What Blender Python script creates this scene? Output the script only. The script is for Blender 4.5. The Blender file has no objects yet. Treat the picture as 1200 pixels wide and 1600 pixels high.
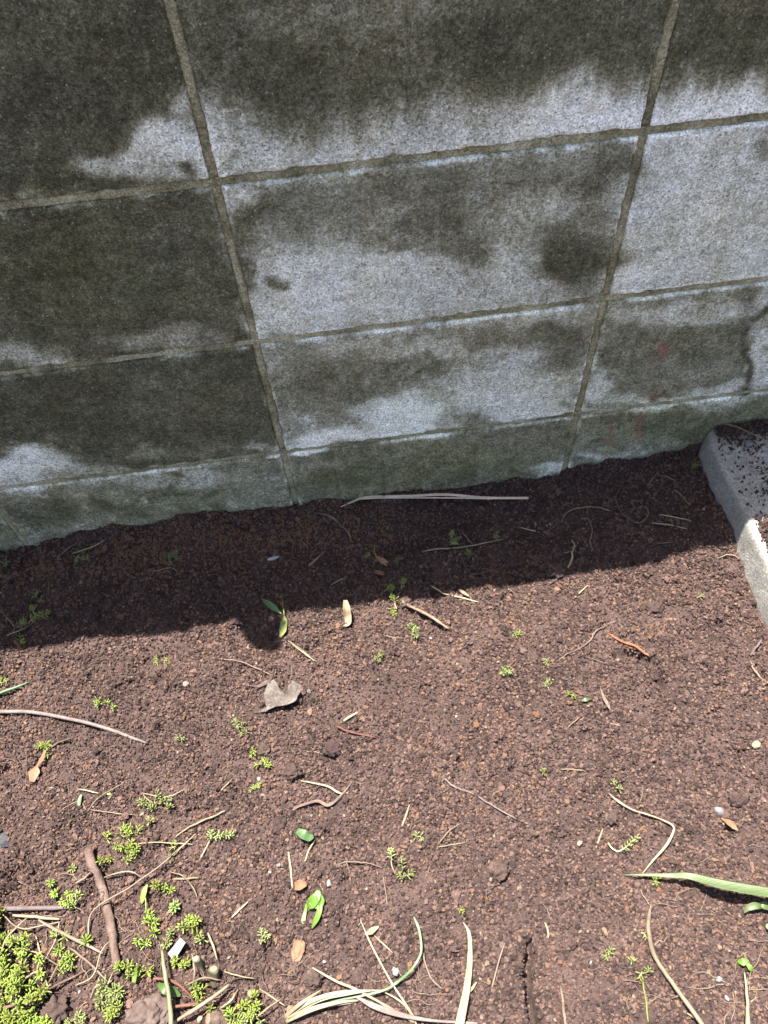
import bpy, bmesh, math, random
import numpy as np
from mathutils import Vector, Matrix, noise as mnoise

random.seed(7)
RNG = np.random.default_rng(11)
SC = bpy.context.scene
COL = SC.collection

# ------------------------------------------------------------------ camera
CAM_POS = np.array([0.0937, -0.6632, 0.9475])
YAW, PITCH, ROLL, FPX = 0.0509, 0.982, -0.088, 1226.6      # FPX for the 1200 x 1600 photograph

def cam_axes():
    cy, sy, cp, sp, cr, sr = math.cos(YAW), math.sin(YAW), math.cos(PITCH), math.sin(PITCH), math.cos(ROLL), math.sin(ROLL)
    f = np.array([sy*cp, cy*cp, -sp]); r = np.array([cy, -sy, 0.0]); u = np.cross(r, f)
    return cr*r + sr*u, -sr*r + cr*u, f
CR, CU, CF = cam_axes()
cam = bpy.data.cameras.new('camera'); cam_o = bpy.data.objects.new('camera', cam); COL.objects.link(cam_o)
cam_o.matrix_world = Matrix(((CR[0], CU[0], -CF[0], CAM_POS[0]), (CR[1], CU[1], -CF[1], CAM_POS[1]),
                             (CR[2], CU[2], -CF[2], CAM_POS[2]), (0, 0, 0, 1)))
cam.sensor_fit = 'HORIZONTAL'; cam.sensor_width = 36.0
cam.lens = 36.0*FPX/1200.0
cam.clip_start = 0.01; cam.clip_end = 500
SC.camera = cam_o

# ------------------------------------------------------------------ sky, sun, exposure
SUN_DIR = Vector((-0.105, 0.177, 0.735)).normalized()         # towards the sun
SUN_EL = math.asin(SUN_DIR.z); SUN_AZ = math.atan2(SUN_DIR.x, SUN_DIR.y)
world = bpy.data.worlds.new('World'); SC.world = world; world.use_nodes = True
nt = world.node_tree; nt.nodes.clear()
sky = nt.nodes.new('ShaderNodeTexSky'); sky.sky_type = 'NISHITA'; sky.sun_disc = False
sky.sun_elevation = SUN_EL; sky.sun_rotation = SUN_AZ; sky.air_density = 0.8; sky.dust_density = 3.0; sky.ozone_density = 1.0
bg = nt.nodes.new('ShaderNodeBackground'); bg.inputs[1].default_value = 0.068
wo = nt.nodes.new('ShaderNodeOutputWorld')
nt.links.new(sky.outputs[0], bg.inputs[0]); nt.links.new(bg.outputs[0], wo.inputs[0])
sun = bpy.data.lights.new('sun', 'SUN'); sun.energy = 5.0; sun.angle = math.radians(0.53); sun.color = (1.0, 0.95, 0.88)
sun_o = bpy.data.objects.new('sun', sun); COL.objects.link(sun_o)
sun_o.rotation_euler = SUN_DIR.to_track_quat('Z', 'Y').to_euler(); sun_o.location = (0, 0, 4)
SC.view_settings.view_transform = 'Standard'; SC.view_settings.look = 'None'
SC.view_settings.gamma = 1.0; SC.view_settings.exposure = 2.78
SC.view_settings.use_curve_mapping = False
SC.render.engine = 'CYCLES'
SC.cycles.max_bounces = 5; SC.cycles.diffuse_bounces = 3; SC.cycles.glossy_bounces = 2; SC.cycles.transmission_bounces = 3

# ------------------------------------------------------------------ numeric helpers
def hsh(a, b, s):
    v = np.sin(a*127.1 + b*311.7 + s*74.7)*43758.5453
    return v - np.floor(v)
def vn(x, y, s=0):
    x = np.asarray(x, float); y = np.asarray(y, float)
    xi = np.floor(x); yi = np.floor(y); fx = x-xi; fy = y-yi
    fx = fx*fx*(3-2*fx); fy = fy*fy*(3-2*fy)
    a = hsh(xi, yi, s); b = hsh(xi+1, yi, s); c = hsh(xi, yi+1, s); d = hsh(xi+1, yi+1, s)
    return (a*(1-fx)+b*fx)*(1-fy) + (c*(1-fx)+d*fx)*fy
def fbm(x, y, s=0, o=4, g=.5):
    t = 0; a = 1; n = 0
    for i in range(o):
        t = t + a*vn(np.asarray(x)*2**i, np.asarray(y)*2**i, s+i*3.1); n += a; a *= g
    return t/n
def sstep(a, b, v):
    t = np.clip((v-a)/(b-a), 0, 1); return t*t*(3-2*t)
def ray(px, py):
    return CF + CR*((px-600)/FPX) - CU*((py-800)/FPX)
def project(P):
    d = P - CAM_POS; z = d@CF
    return 600+FPX*(d@CR)/z, 800-FPX*(d@CU)/z
def on_plane(px, py, z=0.0):
    d = ray(px, py); return CAM_POS + d*((z-CAM_POS[2])/d[2])

# ------------------------------------------------------------------ terrain height
CTRL = [(-.44, 0, -.015, .10), (-.21, 0, .007, .09), (.225, 0, -.010, .09), (.41, 0, -.003, .06), (.58, -.12, .026, .06),
        (.6, 0, .012, .06), (-.34, -.52, -.010, .08), (.1, -.4, .004, .15)]
HOLES = [(490, 1013, 11, .010), (250, 1057, 10, .011), (420, 1002, 26, .012), (20, 1368, 14, .013), (8, 1350, 16, .010), (715, 1497, 8, .012), (330, 1395, 12, .007),
         (95, 1300, 10, .009), (110, 1283, 10, .010), (505, 1375, 7, .009), (540, 1378, 7, .010), (40, 1345, 12, .009), (395, 1010, 8, .008), (130, 1345, 9, .007),
         (800, 990, 7, .007), (355, 1190, 6, .006), (1035, 1065, 7, .006), (590, 1010, 6, .007), (690, 1150, 7, .006), (835, 1095, 8, .006), (60, 1195, 12, .008), (5, 1200, 9, .010)]
CRACKS = [([(823, 1470), (826, 1510), (831, 1545), (838, 1600), (842, 1640)], 5.2, .028), ([(966, 1018), (990, 1027), (1013, 1037), (1025, 1050), (1038, 1066)], 5.5, .016),
          ([(895, 1494), (910, 1486), (928, 1481)], 3.0, .007), ([(1180, 1045), (1195, 1075), (1210, 1110)], 3, .01), ([(640, 947), (666, 966), (698, 984)], 4, .009),
          ([(300, 1270), (330, 1262)], 3, .006), ([(440, 1290), (446, 1272), (450, 1262)], 3, .007), ([(0, 1395), (25, 1385), (50, 1360)], 5, .010)]
HOLES_W = [(*on_plane(a, b)[:2], r/1150.0, d) for a, b, r, d in HOLES]
CRACKS_W = [([on_plane(*p)[:2] for p in pts], w/1150.0, d) for pts, w, d in CRACKS]
def height(x, y):
    x = np.asarray(x, float); y = np.asarray(y, float)
    h = np.zeros(np.broadcast(x, y).shape)
    for cx, cy, z, r in CTRL:
        h = h + z*np.exp(-((x-cx)**2+(y-cy)**2)/(2*r*r))
    h = h + (fbm(x*6, y*6, 1, 3)-.5)*.022*sstep(0, .04, -y+.01)
    h = h + (fbm(x*28, y*28, 5, 3)-.5)*.016
    c = fbm(x*75, y*75, 9, 3)
    h = h + (c-.5)*.007
    h = h - .005*sstep(.68, .80, fbm(x*62+9, y*62, 13, 2))
    h = h + .010*np.exp(-(y/.014)**2)*sstep(.40, .70, fbm(x*22, y*10+3, 17, 3))
    wx = x + (vn(x*120, y*120, 21)-.5)*.006; wy = y + (vn(x*120, y*120, 23)-.5)*.006
    for cx, cy, r, d in HOLES_W:
        h = h - d*np.exp(-(((wx-cx)**2+(wy-cy)**2)/(r*r))**1.5)
    wx = wx + (vn(x*70, y*70, 27)-.5)*.010; wy = wy + (vn(x*70, y*70, 29)-.5)*.010
    for pts, w, d in CRACKS_W:
        m = np.full(h.shape, 1e9)
        for (ax, ay), (bx, by) in zip(pts[:-1], pts[1:]):
            ux, uy = bx-ax, by-ay; t = np.clip(((wx-ax)*ux+(wy-ay)*uy)/(ux*ux+uy*uy), 0, 1)
            m = np.minimum(m, (wx-ax-t*ux)**2+(wy-ay-t*uy)**2)
        h = h - d*np.exp(-(m/(w*w))**1.5)
    return h
def H1(x, y): return float(height(np.array([x]), np.array([y]))[0])
def ground(px, py, lift=0.0):
    """point of the soil seen at a pixel of the photograph, raised by lift (m)"""
    z = 0.0
    for _ in range(4):
        p = on_plane(px, py, z); z = H1(p[0], p[1]) + lift
    return Vector((p[0], p[1], z))

# ------------------------------------------------------------------ materials
def mat_base(name):
    m = bpy.data.materials.new(name); m.use_nodes = True
    n = m.node_tree.nodes; l = m.node_tree.links; n.clear()
    out = n.new('ShaderNodeOutputMaterial'); b = n.new('ShaderNodeBsdfPrincipled'); l.new(b.outputs[0], out.inputs[0])
    b.inputs['Roughness'].default_value = .9
    b.inputs['Specular IOR Level'].default_value = .25
    return m, n, l, b
def N_noise(n, l, vec, scale, detail=4, rough=.6, dim='3D'):
    t = n.new('ShaderNodeTexNoise'); t.inputs['Scale'].default_value = scale; t.inputs['Detail'].default_value = detail
    t.inputs['Roughness'].default_value = rough
    if vec is not None: l.new(vec, t.inputs['Vector'])
    return t.outputs[0]
def N_ramp(n, l, fac, stops):
    r = n.new('ShaderNodeValToRGB'); e = r.color_ramp.elements
    while len(e) < len(stops): e.new(.5)
    for i, (p, c) in enumerate(stops):
        e[i].position = p; e[i].color = (*c, 1)
    l.new(fac, r.inputs[0]); return r.outputs[0]
def N_math(n, l, op, a, b=None, c=None, clamp=False):
    m = n.new('ShaderNodeMath'); m.operation = op; m.use_clamp = clamp
    for i, v in enumerate((a, b, c)):
        if v is None: continue
        if isinstance(v, (int, float)): m.inputs[i].default_value = v
        else: l.new(v, m.inputs[i])
    return m.outputs[0]
def N_mix(n, l, fac, a, b, mode='MIX'):
    m = n.new('ShaderNodeMix'); m.data_type = 'RGBA'; m.blend_type = mode
    for s, v in ((m.inputs[0], fac), (m.inputs[6], a), (m.inputs[7], b)):
        if isinstance(v, (int, float)): s.default_value = v
        elif isinstance(v, tuple): s.default_value = (*v, 1)
        else: l.new(v, s)
    return m.outputs[2]
def N_bump(n, l, b, h, strength, dist, prev=None):
    u = n.new('ShaderNodeBump'); u.inputs['Strength'].default_value = strength; u.inputs['Distance'].default_value = dist
    l.new(h, u.inputs['Height'])
    if prev is not None: l.new(prev, u.inputs['Normal'])
    l.new(u.outputs[0], b.inputs['Normal']); return u.outputs[0]
def simple(name, dark, mid, light, scale=300, rough=.85, bump=.4, bdist=.0006, spec=.25, stretch=None, trans=0.0):
    m, n, l, b = mat_base(name)
    tc = n.new('ShaderNodeTexCoord'); v = tc.outputs['Object']
    if stretch:
        mp = n.new('ShaderNodeMapping'); mp.inputs['Scale'].default_value = stretch; l.new(v, mp.inputs['Vector']); v = mp.outputs[0]
    f = N_noise(n, l, v, scale, 5, .65)
    f2 = N_noise(n, l, v, scale*.16, 2, .5)
    f = N_math(n, l, 'MULTIPLY_ADD', f2, .55, N_math(n, l, 'MULTIPLY', f, .5))
    c = N_ramp(n, l, f, [(.33, dark), (.52, mid), (.70, light)])
    oi = n.new('ShaderNodeObjectInfo')
    hv = n.new('ShaderNodeHueSaturation'); l.new(c, hv.inputs['Color'])
    l.new(N_math(n, l, 'MULTIPLY_ADD', oi.outputs['Random'], .55, .70), hv.inputs['Value'])
    l.new(N_math(n, l, 'MULTIPLY_ADD', oi.outputs['Random'], .035, .482), hv.inputs['Hue'])
    l.new(hv.outputs[0], b.inputs['Base Color'])
    b.inputs['Roughness'].default_value = rough; b.inputs['Specular IOR Level'].default_value = spec
    if trans:
        out = [x for x in n if x.type == 'OUTPUT_MATERIAL'][0]
        tr = n.new('ShaderNodeBsdfTranslucent'); l.new(hv.outputs[0], tr.inputs[0])
        mx = n.new('ShaderNodeMixShader'); mx.inputs[0].default_value = trans
        l.new(b.outputs[0], mx.inputs[1]); l.new(tr.outputs[0], mx.inputs[2]); l.new(mx.outputs[0], out.inputs[0])
    N_bump(n, l, b, N_noise(n, l, v, scale*1.6, 4, .7), bump, bdist)
    return m

M = {}
M['straw'] = simple('dry_straw', (0.0774, 0.0559, 0.0291), (0.1289, 0.0998, 0.0603), (0.1702, 0.1388, 0.0916), 260, .6, .3, spec=.35, trans=.12)
M['strawpale'] = simple('bleached_straw', (0.113, 0.0873, 0.0499), (0.1536, 0.1238, 0.0773), (0.1808, 0.1502, 0.0998), 240, .6, .3, spec=.35, trans=.1)
M['bleached'] = simple('shade_lifted_straw', (0.3528, 0.2883, 0.2), (0.4508, 0.3813, 0.272), (0.5488, 0.4743, 0.352), 240, .6, .3, spec=.35)  # pale straw; colour raised to offset the wall shade it lies in
M['dryblade'] = simple('fibrous_dry_blade', (0.068, 0.0521, 0.0302), (0.1462, 0.1176, 0.0731), (0.1991, 0.1655, 0.11), 420, .65, .7, .0008, .3, stretch=(1, .03, 1), trans=.1)
M['twig'] = simple('brown_twig', (0.0339, 0.0222, 0.0158), (0.0774, 0.0527, 0.0384), (0.1355, 0.1001, 0.0762), 330, .9, .9, .0012)
M['darkroot'] = simple('dark_root', (.025, .018, .016), (.06, .042, .036), (.11, .08, .068), 330, .9, .8)
M['greystem'] = simple('grey_stem', (0.0458, 0.0337, 0.0302), (0.0754, 0.0586, 0.0543), (0.1078, 0.086, 0.0795), 300, .8, .5)
M['root'] = simple('pale_root', (0.0588, 0.04, 0.027), (0.0988, 0.0729, 0.0529), (0.1364, 0.1082, 0.0847), 330, .8, .5)
M['orange'] = simple('orange_stem', (0.127, 0.0459, 0.0159), (0.1835, 0.0776, 0.03), (0.2187, 0.1164, 0.0529), 260, .8, .4)
M['deadleaf'] = simple('dead_leaf', (0.0484, 0.021, 0.0121), (0.1008, 0.0464, 0.0282), (0.1613, 0.0887, 0.0585), 160, .75, .6, .001, trans=.1)
M['tanleaf'] = simple('tan_leaf', (0.0764, 0.0497, 0.0306), (0.1376, 0.0994, 0.065), (0.1987, 0.1567, 0.1108), 150, .75, .6, .001, trans=.1)
M['bark'] = simple('bark_scrap', (0.0158, 0.0105, 0.0084), (0.0738, 0.0622, 0.0516), (0.1423, 0.1291, 0.1107), 300, .85, .7, .001)
M['green'] = simple('green_blade', (0.0281, 0.0525, 0.0103), (0.0431, 0.075, 0.0169), (0.06, 0.0937, 0.0262), 120, .5, .15, .0004, .4, trans=.25)
M['grassblade'] = simple('veined_grass_blade', (0.0281, 0.0525, 0.0103), (0.0431, 0.075, 0.0169), (0.06, 0.0937, 0.0262), 420, .5, .5, .0006, .35, stretch=(.03, 1, 1), trans=.25)
M['greendark'] = simple('dark_green_blade', (0.028, 0.068, 0.024), (0.048, 0.1, 0.036), (0.076, 0.136, 0.052), 120, .5, .2, .0004, .4, trans=.2)
M['yellowgreen'] = simple('yellow_green_leaf', (0.0832, 0.1172, 0.0227), (0.1247, 0.1588, 0.0378), (0.1739, 0.1966, 0.068), 110, .6, .2, .0004, trans=.25)
M['limeleaf'] = simple('lime_leaf', (0.0441, 0.0816, 0.0066), (0.0639, 0.1058, 0.0111), (0.0837, 0.1235, 0.0199), 90, .5, .2, .0004, .4, trans=.25)
M['sedum'] = simple('sedum_leaf', (0.0752, 0.1136, 0.0128), (0.1239, 0.1622, 0.0239), (0.177, 0.2028, 0.0477), 90, .5, .15, .0003, .35, trans=.2)
M['sedumpale'] = simple('sedum_pale_leaf', (0.0838, 0.1107, 0.0284), (0.1277, 0.1541, 0.0473), (0.1756, 0.1976, 0.0758), 90, .5, .15, .0003, .35, trans=.2)
M['sedumstem'] = simple('sedum_stem', (0.1056, 0.0816, 0.048), (0.1728, 0.144, 0.0864), (0.2304, 0.2016, 0.1296), 200, .8, .3)
M['white'] = simple('white_chip', (0.1301, 0.1301, 0.1301), (0.1595, 0.1616, 0.1637), (0.1805, 0.1826, 0.1847), 90, .5, .2, .0004)
M['greypebble'] = simple('grey_pebble', (0.0564, 0.0547, 0.0564), (0.0882, 0.0864, 0.0882), (0.127, 0.1252, 0.127), 200, .8, .5)
M['tanpebble'] = simple('tan_pebble', (0.0748, 0.0554, 0.036), (0.1164, 0.0942, 0.0665), (0.1525, 0.1303, 0.0998), 200, .85, .5)
M['darkpebble'] = simple('dark_pebble', (.022, .022, .026), (.05, .048, .052), (.09, .085, .088), 200, 1.0, .9, .0015, .05)
M['clod'] = simple('soil_clod', (0.0208, 0.0132, 0.0111), (0.0473, 0.0292, 0.0244), (0.0869, 0.0556, 0.0445), 420, .95, 1.0, .003)
M['shell'] = simple('brown_husk', (0.0605, 0.0302, 0.0159), (0.1096, 0.0605, 0.034), (0.1588, 0.1048, 0.068), 160, .7, .6, .001)
M['bulb'] = simple('weathered_bulb', (0.0252, 0.0151, 0.0126), (0.0529, 0.0365, 0.0302), (0.0907, 0.0706, 0.063), 90, .8, .7, .0015)
M['cutwood'] = simple('cut_wood', (0.1008, 0.0726, 0.0403), (0.1331, 0.1028, 0.0625), (0.1532, 0.127, 0.0867), 220, .8, .3)
M['greenstump'] = simple('pale_green_stalk', (0.0514, 0.05, 0.0254), (0.0737, 0.071, 0.0395), (0.0942, 0.0903, 0.0564), 200, .7, .4)

# soil sheet, darker than the crumbs: shade of the gaps put in its colour
m, n, l, b = mat_base('soil')
g = n.new('ShaderNodeNewGeometry'); v = g.outputs['Position']
f = N_noise(n, l, v, 420, 5, .7); f2 = N_noise(n, l, v, 14, 3)
fc = N_math(n, l, 'MULTIPLY_ADD', f2, .35, N_math(n, l, 'MULTIPLY', f, .65))
c = N_ramp(n, l, fc, [(.30, (.017, .0112, .0098)), (.5, (.036, .0232, .0203)), (.66, (.070, .0445, .038)), (.8, (.12, .074, .058))])
l.new(c, b.inputs['Base Color']); b.inputs['Roughness'].default_value = .95; b.inputs['Specular IOR Level'].default_value = .15
b1 = N_bump(n, l, b, N_noise(n, l, v, 330, 4, .6), 1.0, .003)
N_bump(n, l, b, N_noise(n, l, v, 900, 3, .6), .7, .0012, b1)
M['soil'] = m

# soil grains (tint stored on every grain)
m, n, l, b = mat_base('soil_grain')
at = n.new('ShaderNodeAttribute'); at.attribute_type = 'INSTANCER'; at.attribute_name = 'tint'
tc = n.new('ShaderNodeTexCoord')
f = N_noise(n, l, tc.outputs['Object'], 3.0, 4, .7)
fc = N_math(n, l, 'ADD', at.outputs['Fac'], N_math(n, l, 'MULTIPLY_ADD', f, .16, -.08))
c = N_ramp(n, l, fc, [(0, (.037, .0238, .0210)), (.30, (.092, .0590, .0505)), (.55, (.180, .1135, .0955)), (.72, (.250, .158, .126)),
                      (.84, (.235, .115, .062)), (.93, (.30, .195, .120)), (1.0, (.36, .29, .215))])
l.new(c, b.inputs['Base Color']); b.inputs['Roughness'].default_value = .95; b.inputs['Specular IOR Level'].default_value = .15
N_bump(n, l, b, N_noise(n, l, tc.outputs['Object'], 7, 4, .7), .8, .12)
M['grain'] = m

# weathered concrete block: 'clean' 0 dark algae .. 1 bleached lime bloom, 'moss', 'rust' are stains on the wall
def concrete(name, mortar=False):
    m, n, l, b = mat_base(name)
    g = n.new('ShaderNodeNewGeometry'); v = g.outputs['Position']
    mp = n.new('ShaderNodeMapping'); mp.inputs['Scale'].default_value = (1, 1, .30); l.new(v, mp.inputs['Vector'])
    def attr(nm):
        a = n.new('ShaderNodeAttribute'); a.attribute_name = nm; return a.outputs['Fac']
    cl = attr('clean')
    big = N_noise(n, l, v, 30, 8, .68); streak = N_noise(n, l, mp.outputs[0], 120, 4, .65); fine = N_noise(n, l, v, 240, 3, .7)
    fac = N_math(n, l, 'MULTIPLY_ADD', N_math(n, l, 'SUBTRACT', big, .5), .66, cl)
    fac = N_math(n, l, 'MULTIPLY_ADD', N_math(n, l, 'SUBTRACT', streak, .5), .26, fac)
    mid = N_noise(n, l, v, 95, 6, .7)
    fac = N_math(n, l, 'MULTIPLY_ADD', N_math(n, l, 'SUBTRACT', mid, .5), .40, fac)
    fac = N_math(n, l, 'MULTIPLY_ADD', N_math(n, l, 'SUBTRACT', fine, .5), .46, fac)
    if mortar:
        c = N_ramp(n, l, fac, [(.05, (.11, .095, .058)), (.35, (.27, .232, .143)), (.62, (.43, .385, .272)), (.95, (.60, .56, .45))])
    else:
        c = N_ramp(n, l, fac, [(.0, (.060, .055, .031)), (.20, (.132, .121, .072)), (.40, (.270, .250, .174)), (.57, (.485, .468, .375)), (.76, (.73, .71, .615)), (1.0, (.85, .835, .75))])
    hue = N_noise(n, l, v, 9, 3)
    c = N_mix(n, l, N_ramp(n, l, hue, [(.42, (0, 0, 0)), (.68, (.55, .55, .55))]), c, (1.06, .98, .80), 'MULTIPLY')
    c = N_mix(n, l, N_math(n, l, 'MULTIPLY', attr('moss'), N_ramp(n, l, N_noise(n, l, v, 45, 4), [(.3, (.25, .25, .25)), (.7, (1, 1, 1))]), clamp=True), c, (.93, .99, .72), 'MULTIPLY')
    c = N_mix(n, l, N_math(n, l, 'MULTIPLY', attr('rust'), .75, clamp=True), c, (.24, .105, .07))
    # sand grains, pale specks, and dark specks that paint the shade in pits
    vo = n.new('ShaderNodeTexVoronoi'); vo.inputs['Scale'].default_value = 640; l.new(v, vo.inputs['Vector'])
    sp = N_math(n, l, 'MULTIPLY_ADD', vo.outputs['Color'], 1.0, .50)
    spm = n.new('ShaderNodeVectorMath'); spm.operation = 'SCALE'; l.new(c, spm.inputs[0]); l.new(sp, spm.inputs['Scale'])
    c = spm.outputs[0]
    v2 = n.new('ShaderNodeTexVoronoi'); v2.inputs['Scale'].default_value = 260; l.new(v, v2.inputs['Vector'])
    sx = n.new('ShaderNodeSeparateColor'); l.new(v2.outputs['Color'], sx.inputs[0])
    dot = N_math(n, l, 'MULTIPLY', N_math(n, l, 'LESS_THAN', v2.outputs['Distance'], .26), N_math(n, l, 'GREATER_THAN', sx.outputs[0], .86))
    c = N_mix(n, l, N_math(n, l, 'MULTIPLY', dot, .38), c, (.48, .44, .34))
    dk = N_math(n, l, 'MULTIPLY', N_math(n, l, 'LESS_THAN', v2.outputs['Distance'], .27), N_math(n, l, 'LESS_THAN', sx.outputs[1], .10))
    c = N_mix(n, l, N_math(n, l, 'MULTIPLY', dk, .6), c, (.05, .047, .038))
    l.new(c, b.inputs['Base Color']); b.inputs['Roughness'].default_value = .92; b.inputs['Specular IOR Level'].default_value = .2
    b1 = N_bump(n, l, b, vo.outputs['Distance'], .7, .0012)
    b2 = N_bump(n, l, b, N_noise(n, l, v, 330, 4, .7), .8, .0018, b1)
    N_bump(n, l, b, N_noise(n, l, v, 60, 3, .6), .4, .003, b2)
    return m
M['block'] = concrete('weathered_block'); M['mortar'] = concrete('weathered_mortar', True); M['kerb'] = None

m, n, l, b = mat_base('kerb_concrete')
g = n.new('ShaderNodeNewGeometry'); v = g.outputs['Position']
f = N_noise(n, l, v, 30, 5, .65); f3 = N_noise(n, l, v, 420, 3, .7)
fc = N_math(n, l, 'MULTIPLY_ADD', f, .6, N_math(n, l, 'MULTIPLY', f3, .4))
c = N_ramp(n, l, fc, [(.30, (.115, .109, .095)), (.48, (.168, .161, .142)), (.66, (.23, .22, .196))])
dirt = N_ramp(n, l, N_noise(n, l, v, 48, 5, .7), [(.60, (0, 0, 0)), (.72, (.7, .7, .7))])
c = N_mix(n, l, dirt, c, (.075, .05, .042))
vo = n.new('ShaderNodeTexVoronoi'); vo.inputs['Scale'].default_value = 480; l.new(v, vo.inputs['Vector'])
spm = n.new('ShaderNodeVectorMath'); spm.operation = 'SCALE'; l.new(c, spm.inputs[0]); l.new(N_math(n, l, 'MULTIPLY_ADD', vo.outputs['Color'], .7, .62), spm.inputs['Scale'])
l.new(spm.outputs[0], b.inputs['Base Color'])
b1 = N_bump(n, l, b, vo.outputs['Distance'], .4, .0008)
N_bump(n, l, b, N_noise(n, l, v, 260, 4, .7), .5, .0012, b1)
M['kerb'] = m

# ------------------------------------------------------------------ object helpers
def tag(o, label, cat, group=None, kind=None):
    if label: o['label'] = label
    if cat: o['category'] = cat
    if group: o['group'] = group
    if kind: o['kind'] = kind
    return o
def empty(name, loc, label, cat, group=None):
    o = bpy.data.objects.new(name, None); o.empty_display_size = .02; o.location = loc; COL.objects.link(o)
    return tag(o, label, cat, group)
class MB:
    def __init__(s): s.v = []; s.f = []
    def add(s, v, f):
        k = len(s.v); s.v += [tuple(a) for a in v]; s.f += [tuple(i+k for i in q) for q in f]
    def build(s, name, mat, parent=None, smooth=True, origin=None):
        o0 = Vector(origin) if origin is not None else Vector((0, 0, 0))
        if origin is None and parent is None:
            a = np.array(s.v); o0 = Vector(((a[:, 0].min()+a[:, 0].max())/2, (a[:, 1].min()+a[:, 1].max())/2, a[:, 2].min()))
        if parent is not None: o0 = Vector(parent.location)
        me = bpy.data.meshes.new(name)
        me.from_pydata([tuple(Vector(p)-o0) for p in s.v], [], s.f); me.update()
        if smooth: me.polygons.foreach_set('use_smooth', [True]*len(me.polygons))
        me.materials.append(M[mat] if isinstance(mat, str) else mat)
        o = bpy.data.objects.new(name, me); COL.objects.link(o)
        if parent is not None: o.parent = parent
        else: o.location = o0
        return o
def spline(pts, per=6):
    """Catmull-Rom through points"""
    P = [Vector(p) for p in pts]
    if len(P) == 2: P = [P[0], (P[0]+P[1])/2, P[1]]
    Q = [2*P[0]-P[1]] + P + [2*P[-1]-P[-2]]; out = []
    for i in range(1, len(Q)-2):
        a, b_, c_, d = Q[i-1:i+3]
        for k in range(per):
            t = k/per
            out.append(.5*((2*b_)+(c_-a)*t+(2*a-5*b_+4*c_-d)*t*t+(3*b_-a-3*c_+d)*t**3))
    out.append(P[-1]); return out
def lerp_list(vals, t):
    if isinstance(vals, (int, float)): return vals
    x = t*(len(vals)-1); i = min(int(x), len(vals)-2); return vals[i]+(vals[i+1]-vals[i])*(x-i)
def sweep(path, width, thick, nseg=8, twist=0.0, cup=0.0, rough=0.0, seed=0):
    """closed solid along a path: elliptical section of full width/thickness in metres, cupped for blades"""
    V, F = [], []; n = len(path); L = 0; prev_s = None
    for i, p in enumerate(path):
        t = (path[min(i+1, n-1)]-path[max(i-1, 0)])
        t = t.normalized() if t.length > 1e-9 else Vector((1, 0, 0))
        s = t.cross(Vector((0, 0, 1)))
        if s.length < .2 and prev_s is not None: s = prev_s - t*prev_s.dot(t)
        if s.length < 1e-4: s = Vector((1, 0, 0)) - t*t.x
        s.normalize()
        if prev_s is not None and s.dot(prev_s) < 0: s = -s
        prev_s = s.copy()
        u = s.cross(t)
        fr = i/(n-1); a = math.radians(lerp_list(twist, fr))
        s2 = s*math.cos(a)+u*math.sin(a); u2 = u*math.cos(a)-s*math.sin(a)
        w = max(lerp_list(width, fr), 1e-5)/2; h = max(lerp_list(thick, fr), 1e-5)/2
        for k in range(nseg):
            q = 2*math.pi*k/nseg; cx, cz = math.cos(q), math.sin(q)
            rr = 1+rough*(mnoise.noise(Vector((p.x*160+seed, p.y*160, k*1.7)))) if rough else 1
            V.append(p + s2*(cx*w*rr) + u2*(cz*h*rr + cup*w*(cx*cx)))
    for i in range(n-1):
        for k in range(nseg):
            a = i*nseg+k; b_ = i*nseg+(k+1) % nseg
            F.append((a, b_, b_+nseg, a+nseg))
    F.append(tuple(range(nseg-1, -1, -1))); F.append(tuple((n-1)*nseg+k for k in range(nseg)))
    return V, F
def gpath(pts, base=.0015, per=5, wob=.0):
    """photo pixels (x, y[, lift mm]) to a smooth path lying on the soil"""
    P = []
    for i, p in enumerate(pts):
        P.append(ground(p[0], p[1], base+(p[2]/1000 if len(p) > 2 else 0)))
    S = spline(P, per)
    if wob:
        sd = random.random()*50
        for i, p in enumerate(S):
            S[i] = p + Vector(((mnoise.noise(Vector((i*.5, sd, 0)))), mnoise.noise(Vector((i*.5, sd, 9))), .3*mnoise.noise(Vector((i*.5, sd, 5)))))*wob
    return S
def over(S, clear=.0008):
    """keep a path from sinking under the soil"""
    hs = height(np.array([p.x for p in S]), np.array([p.y for p in S]))
    return [Vector((p.x, p.y, max(p.z, h+clear))) for p, h in zip(S, hs)]
def stick(name, label, cat, mat, pts, d, group=None, wob=.0008, rough=.25, nseg=7, taper=.75, extra=(), parent=None, base=None):
    """round stem: d = diameter in mm"""
    dm = max(d) if isinstance(d, list) else d
    b0 = base if base is not None else dm*.0003+.0012
    S = over(gpath(pts, b0, 5, wob), dm*.0002)
    mb = MB(); D = [d/1000, d*taper/1000] if not isinstance(d, list) else [x/1000 for x in d]
    mb.add(*sweep(S, D, D, nseg, rough=rough, seed=random.random()*9))
    for e in extra:                                   # side branches (pts, d)
        S2 = over(gpath(e[0], b0, 4, wob)); mb.add(*sweep(S2, [e[1]/1000, e[1]*.5/1000], [e[1]/1000, e[1]*.5/1000], 5, rough=rough))
    o = mb.build(name, mat)
    return tag(o, label, cat, group)
def blade(name, label, cat, mat, pts, w, group=None, thick=.5, cup=.15, twist=0, wob=0, nseg=10, per=6, extra=(), base=.0015):
    S = over(gpath(pts, base, per, wob), .0006); mb = MB()
    W = [x*.85/1000 for x in w] if isinstance(w, (list, tuple)) else w*.85/1000
    mb.add(*sweep(S, W, thick/1000, nseg, twist, cup))
    for e in extra:
        S2 = over(gpath(e[0], base, per, wob), .0006)
        mb.add(*sweep(S2, [x/1000 for x in e[1]], thick/1000, nseg, e[2] if len(e) > 2 else 0, cup))
    return tag(mb.build(name, mat), label, cat, group)
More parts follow.
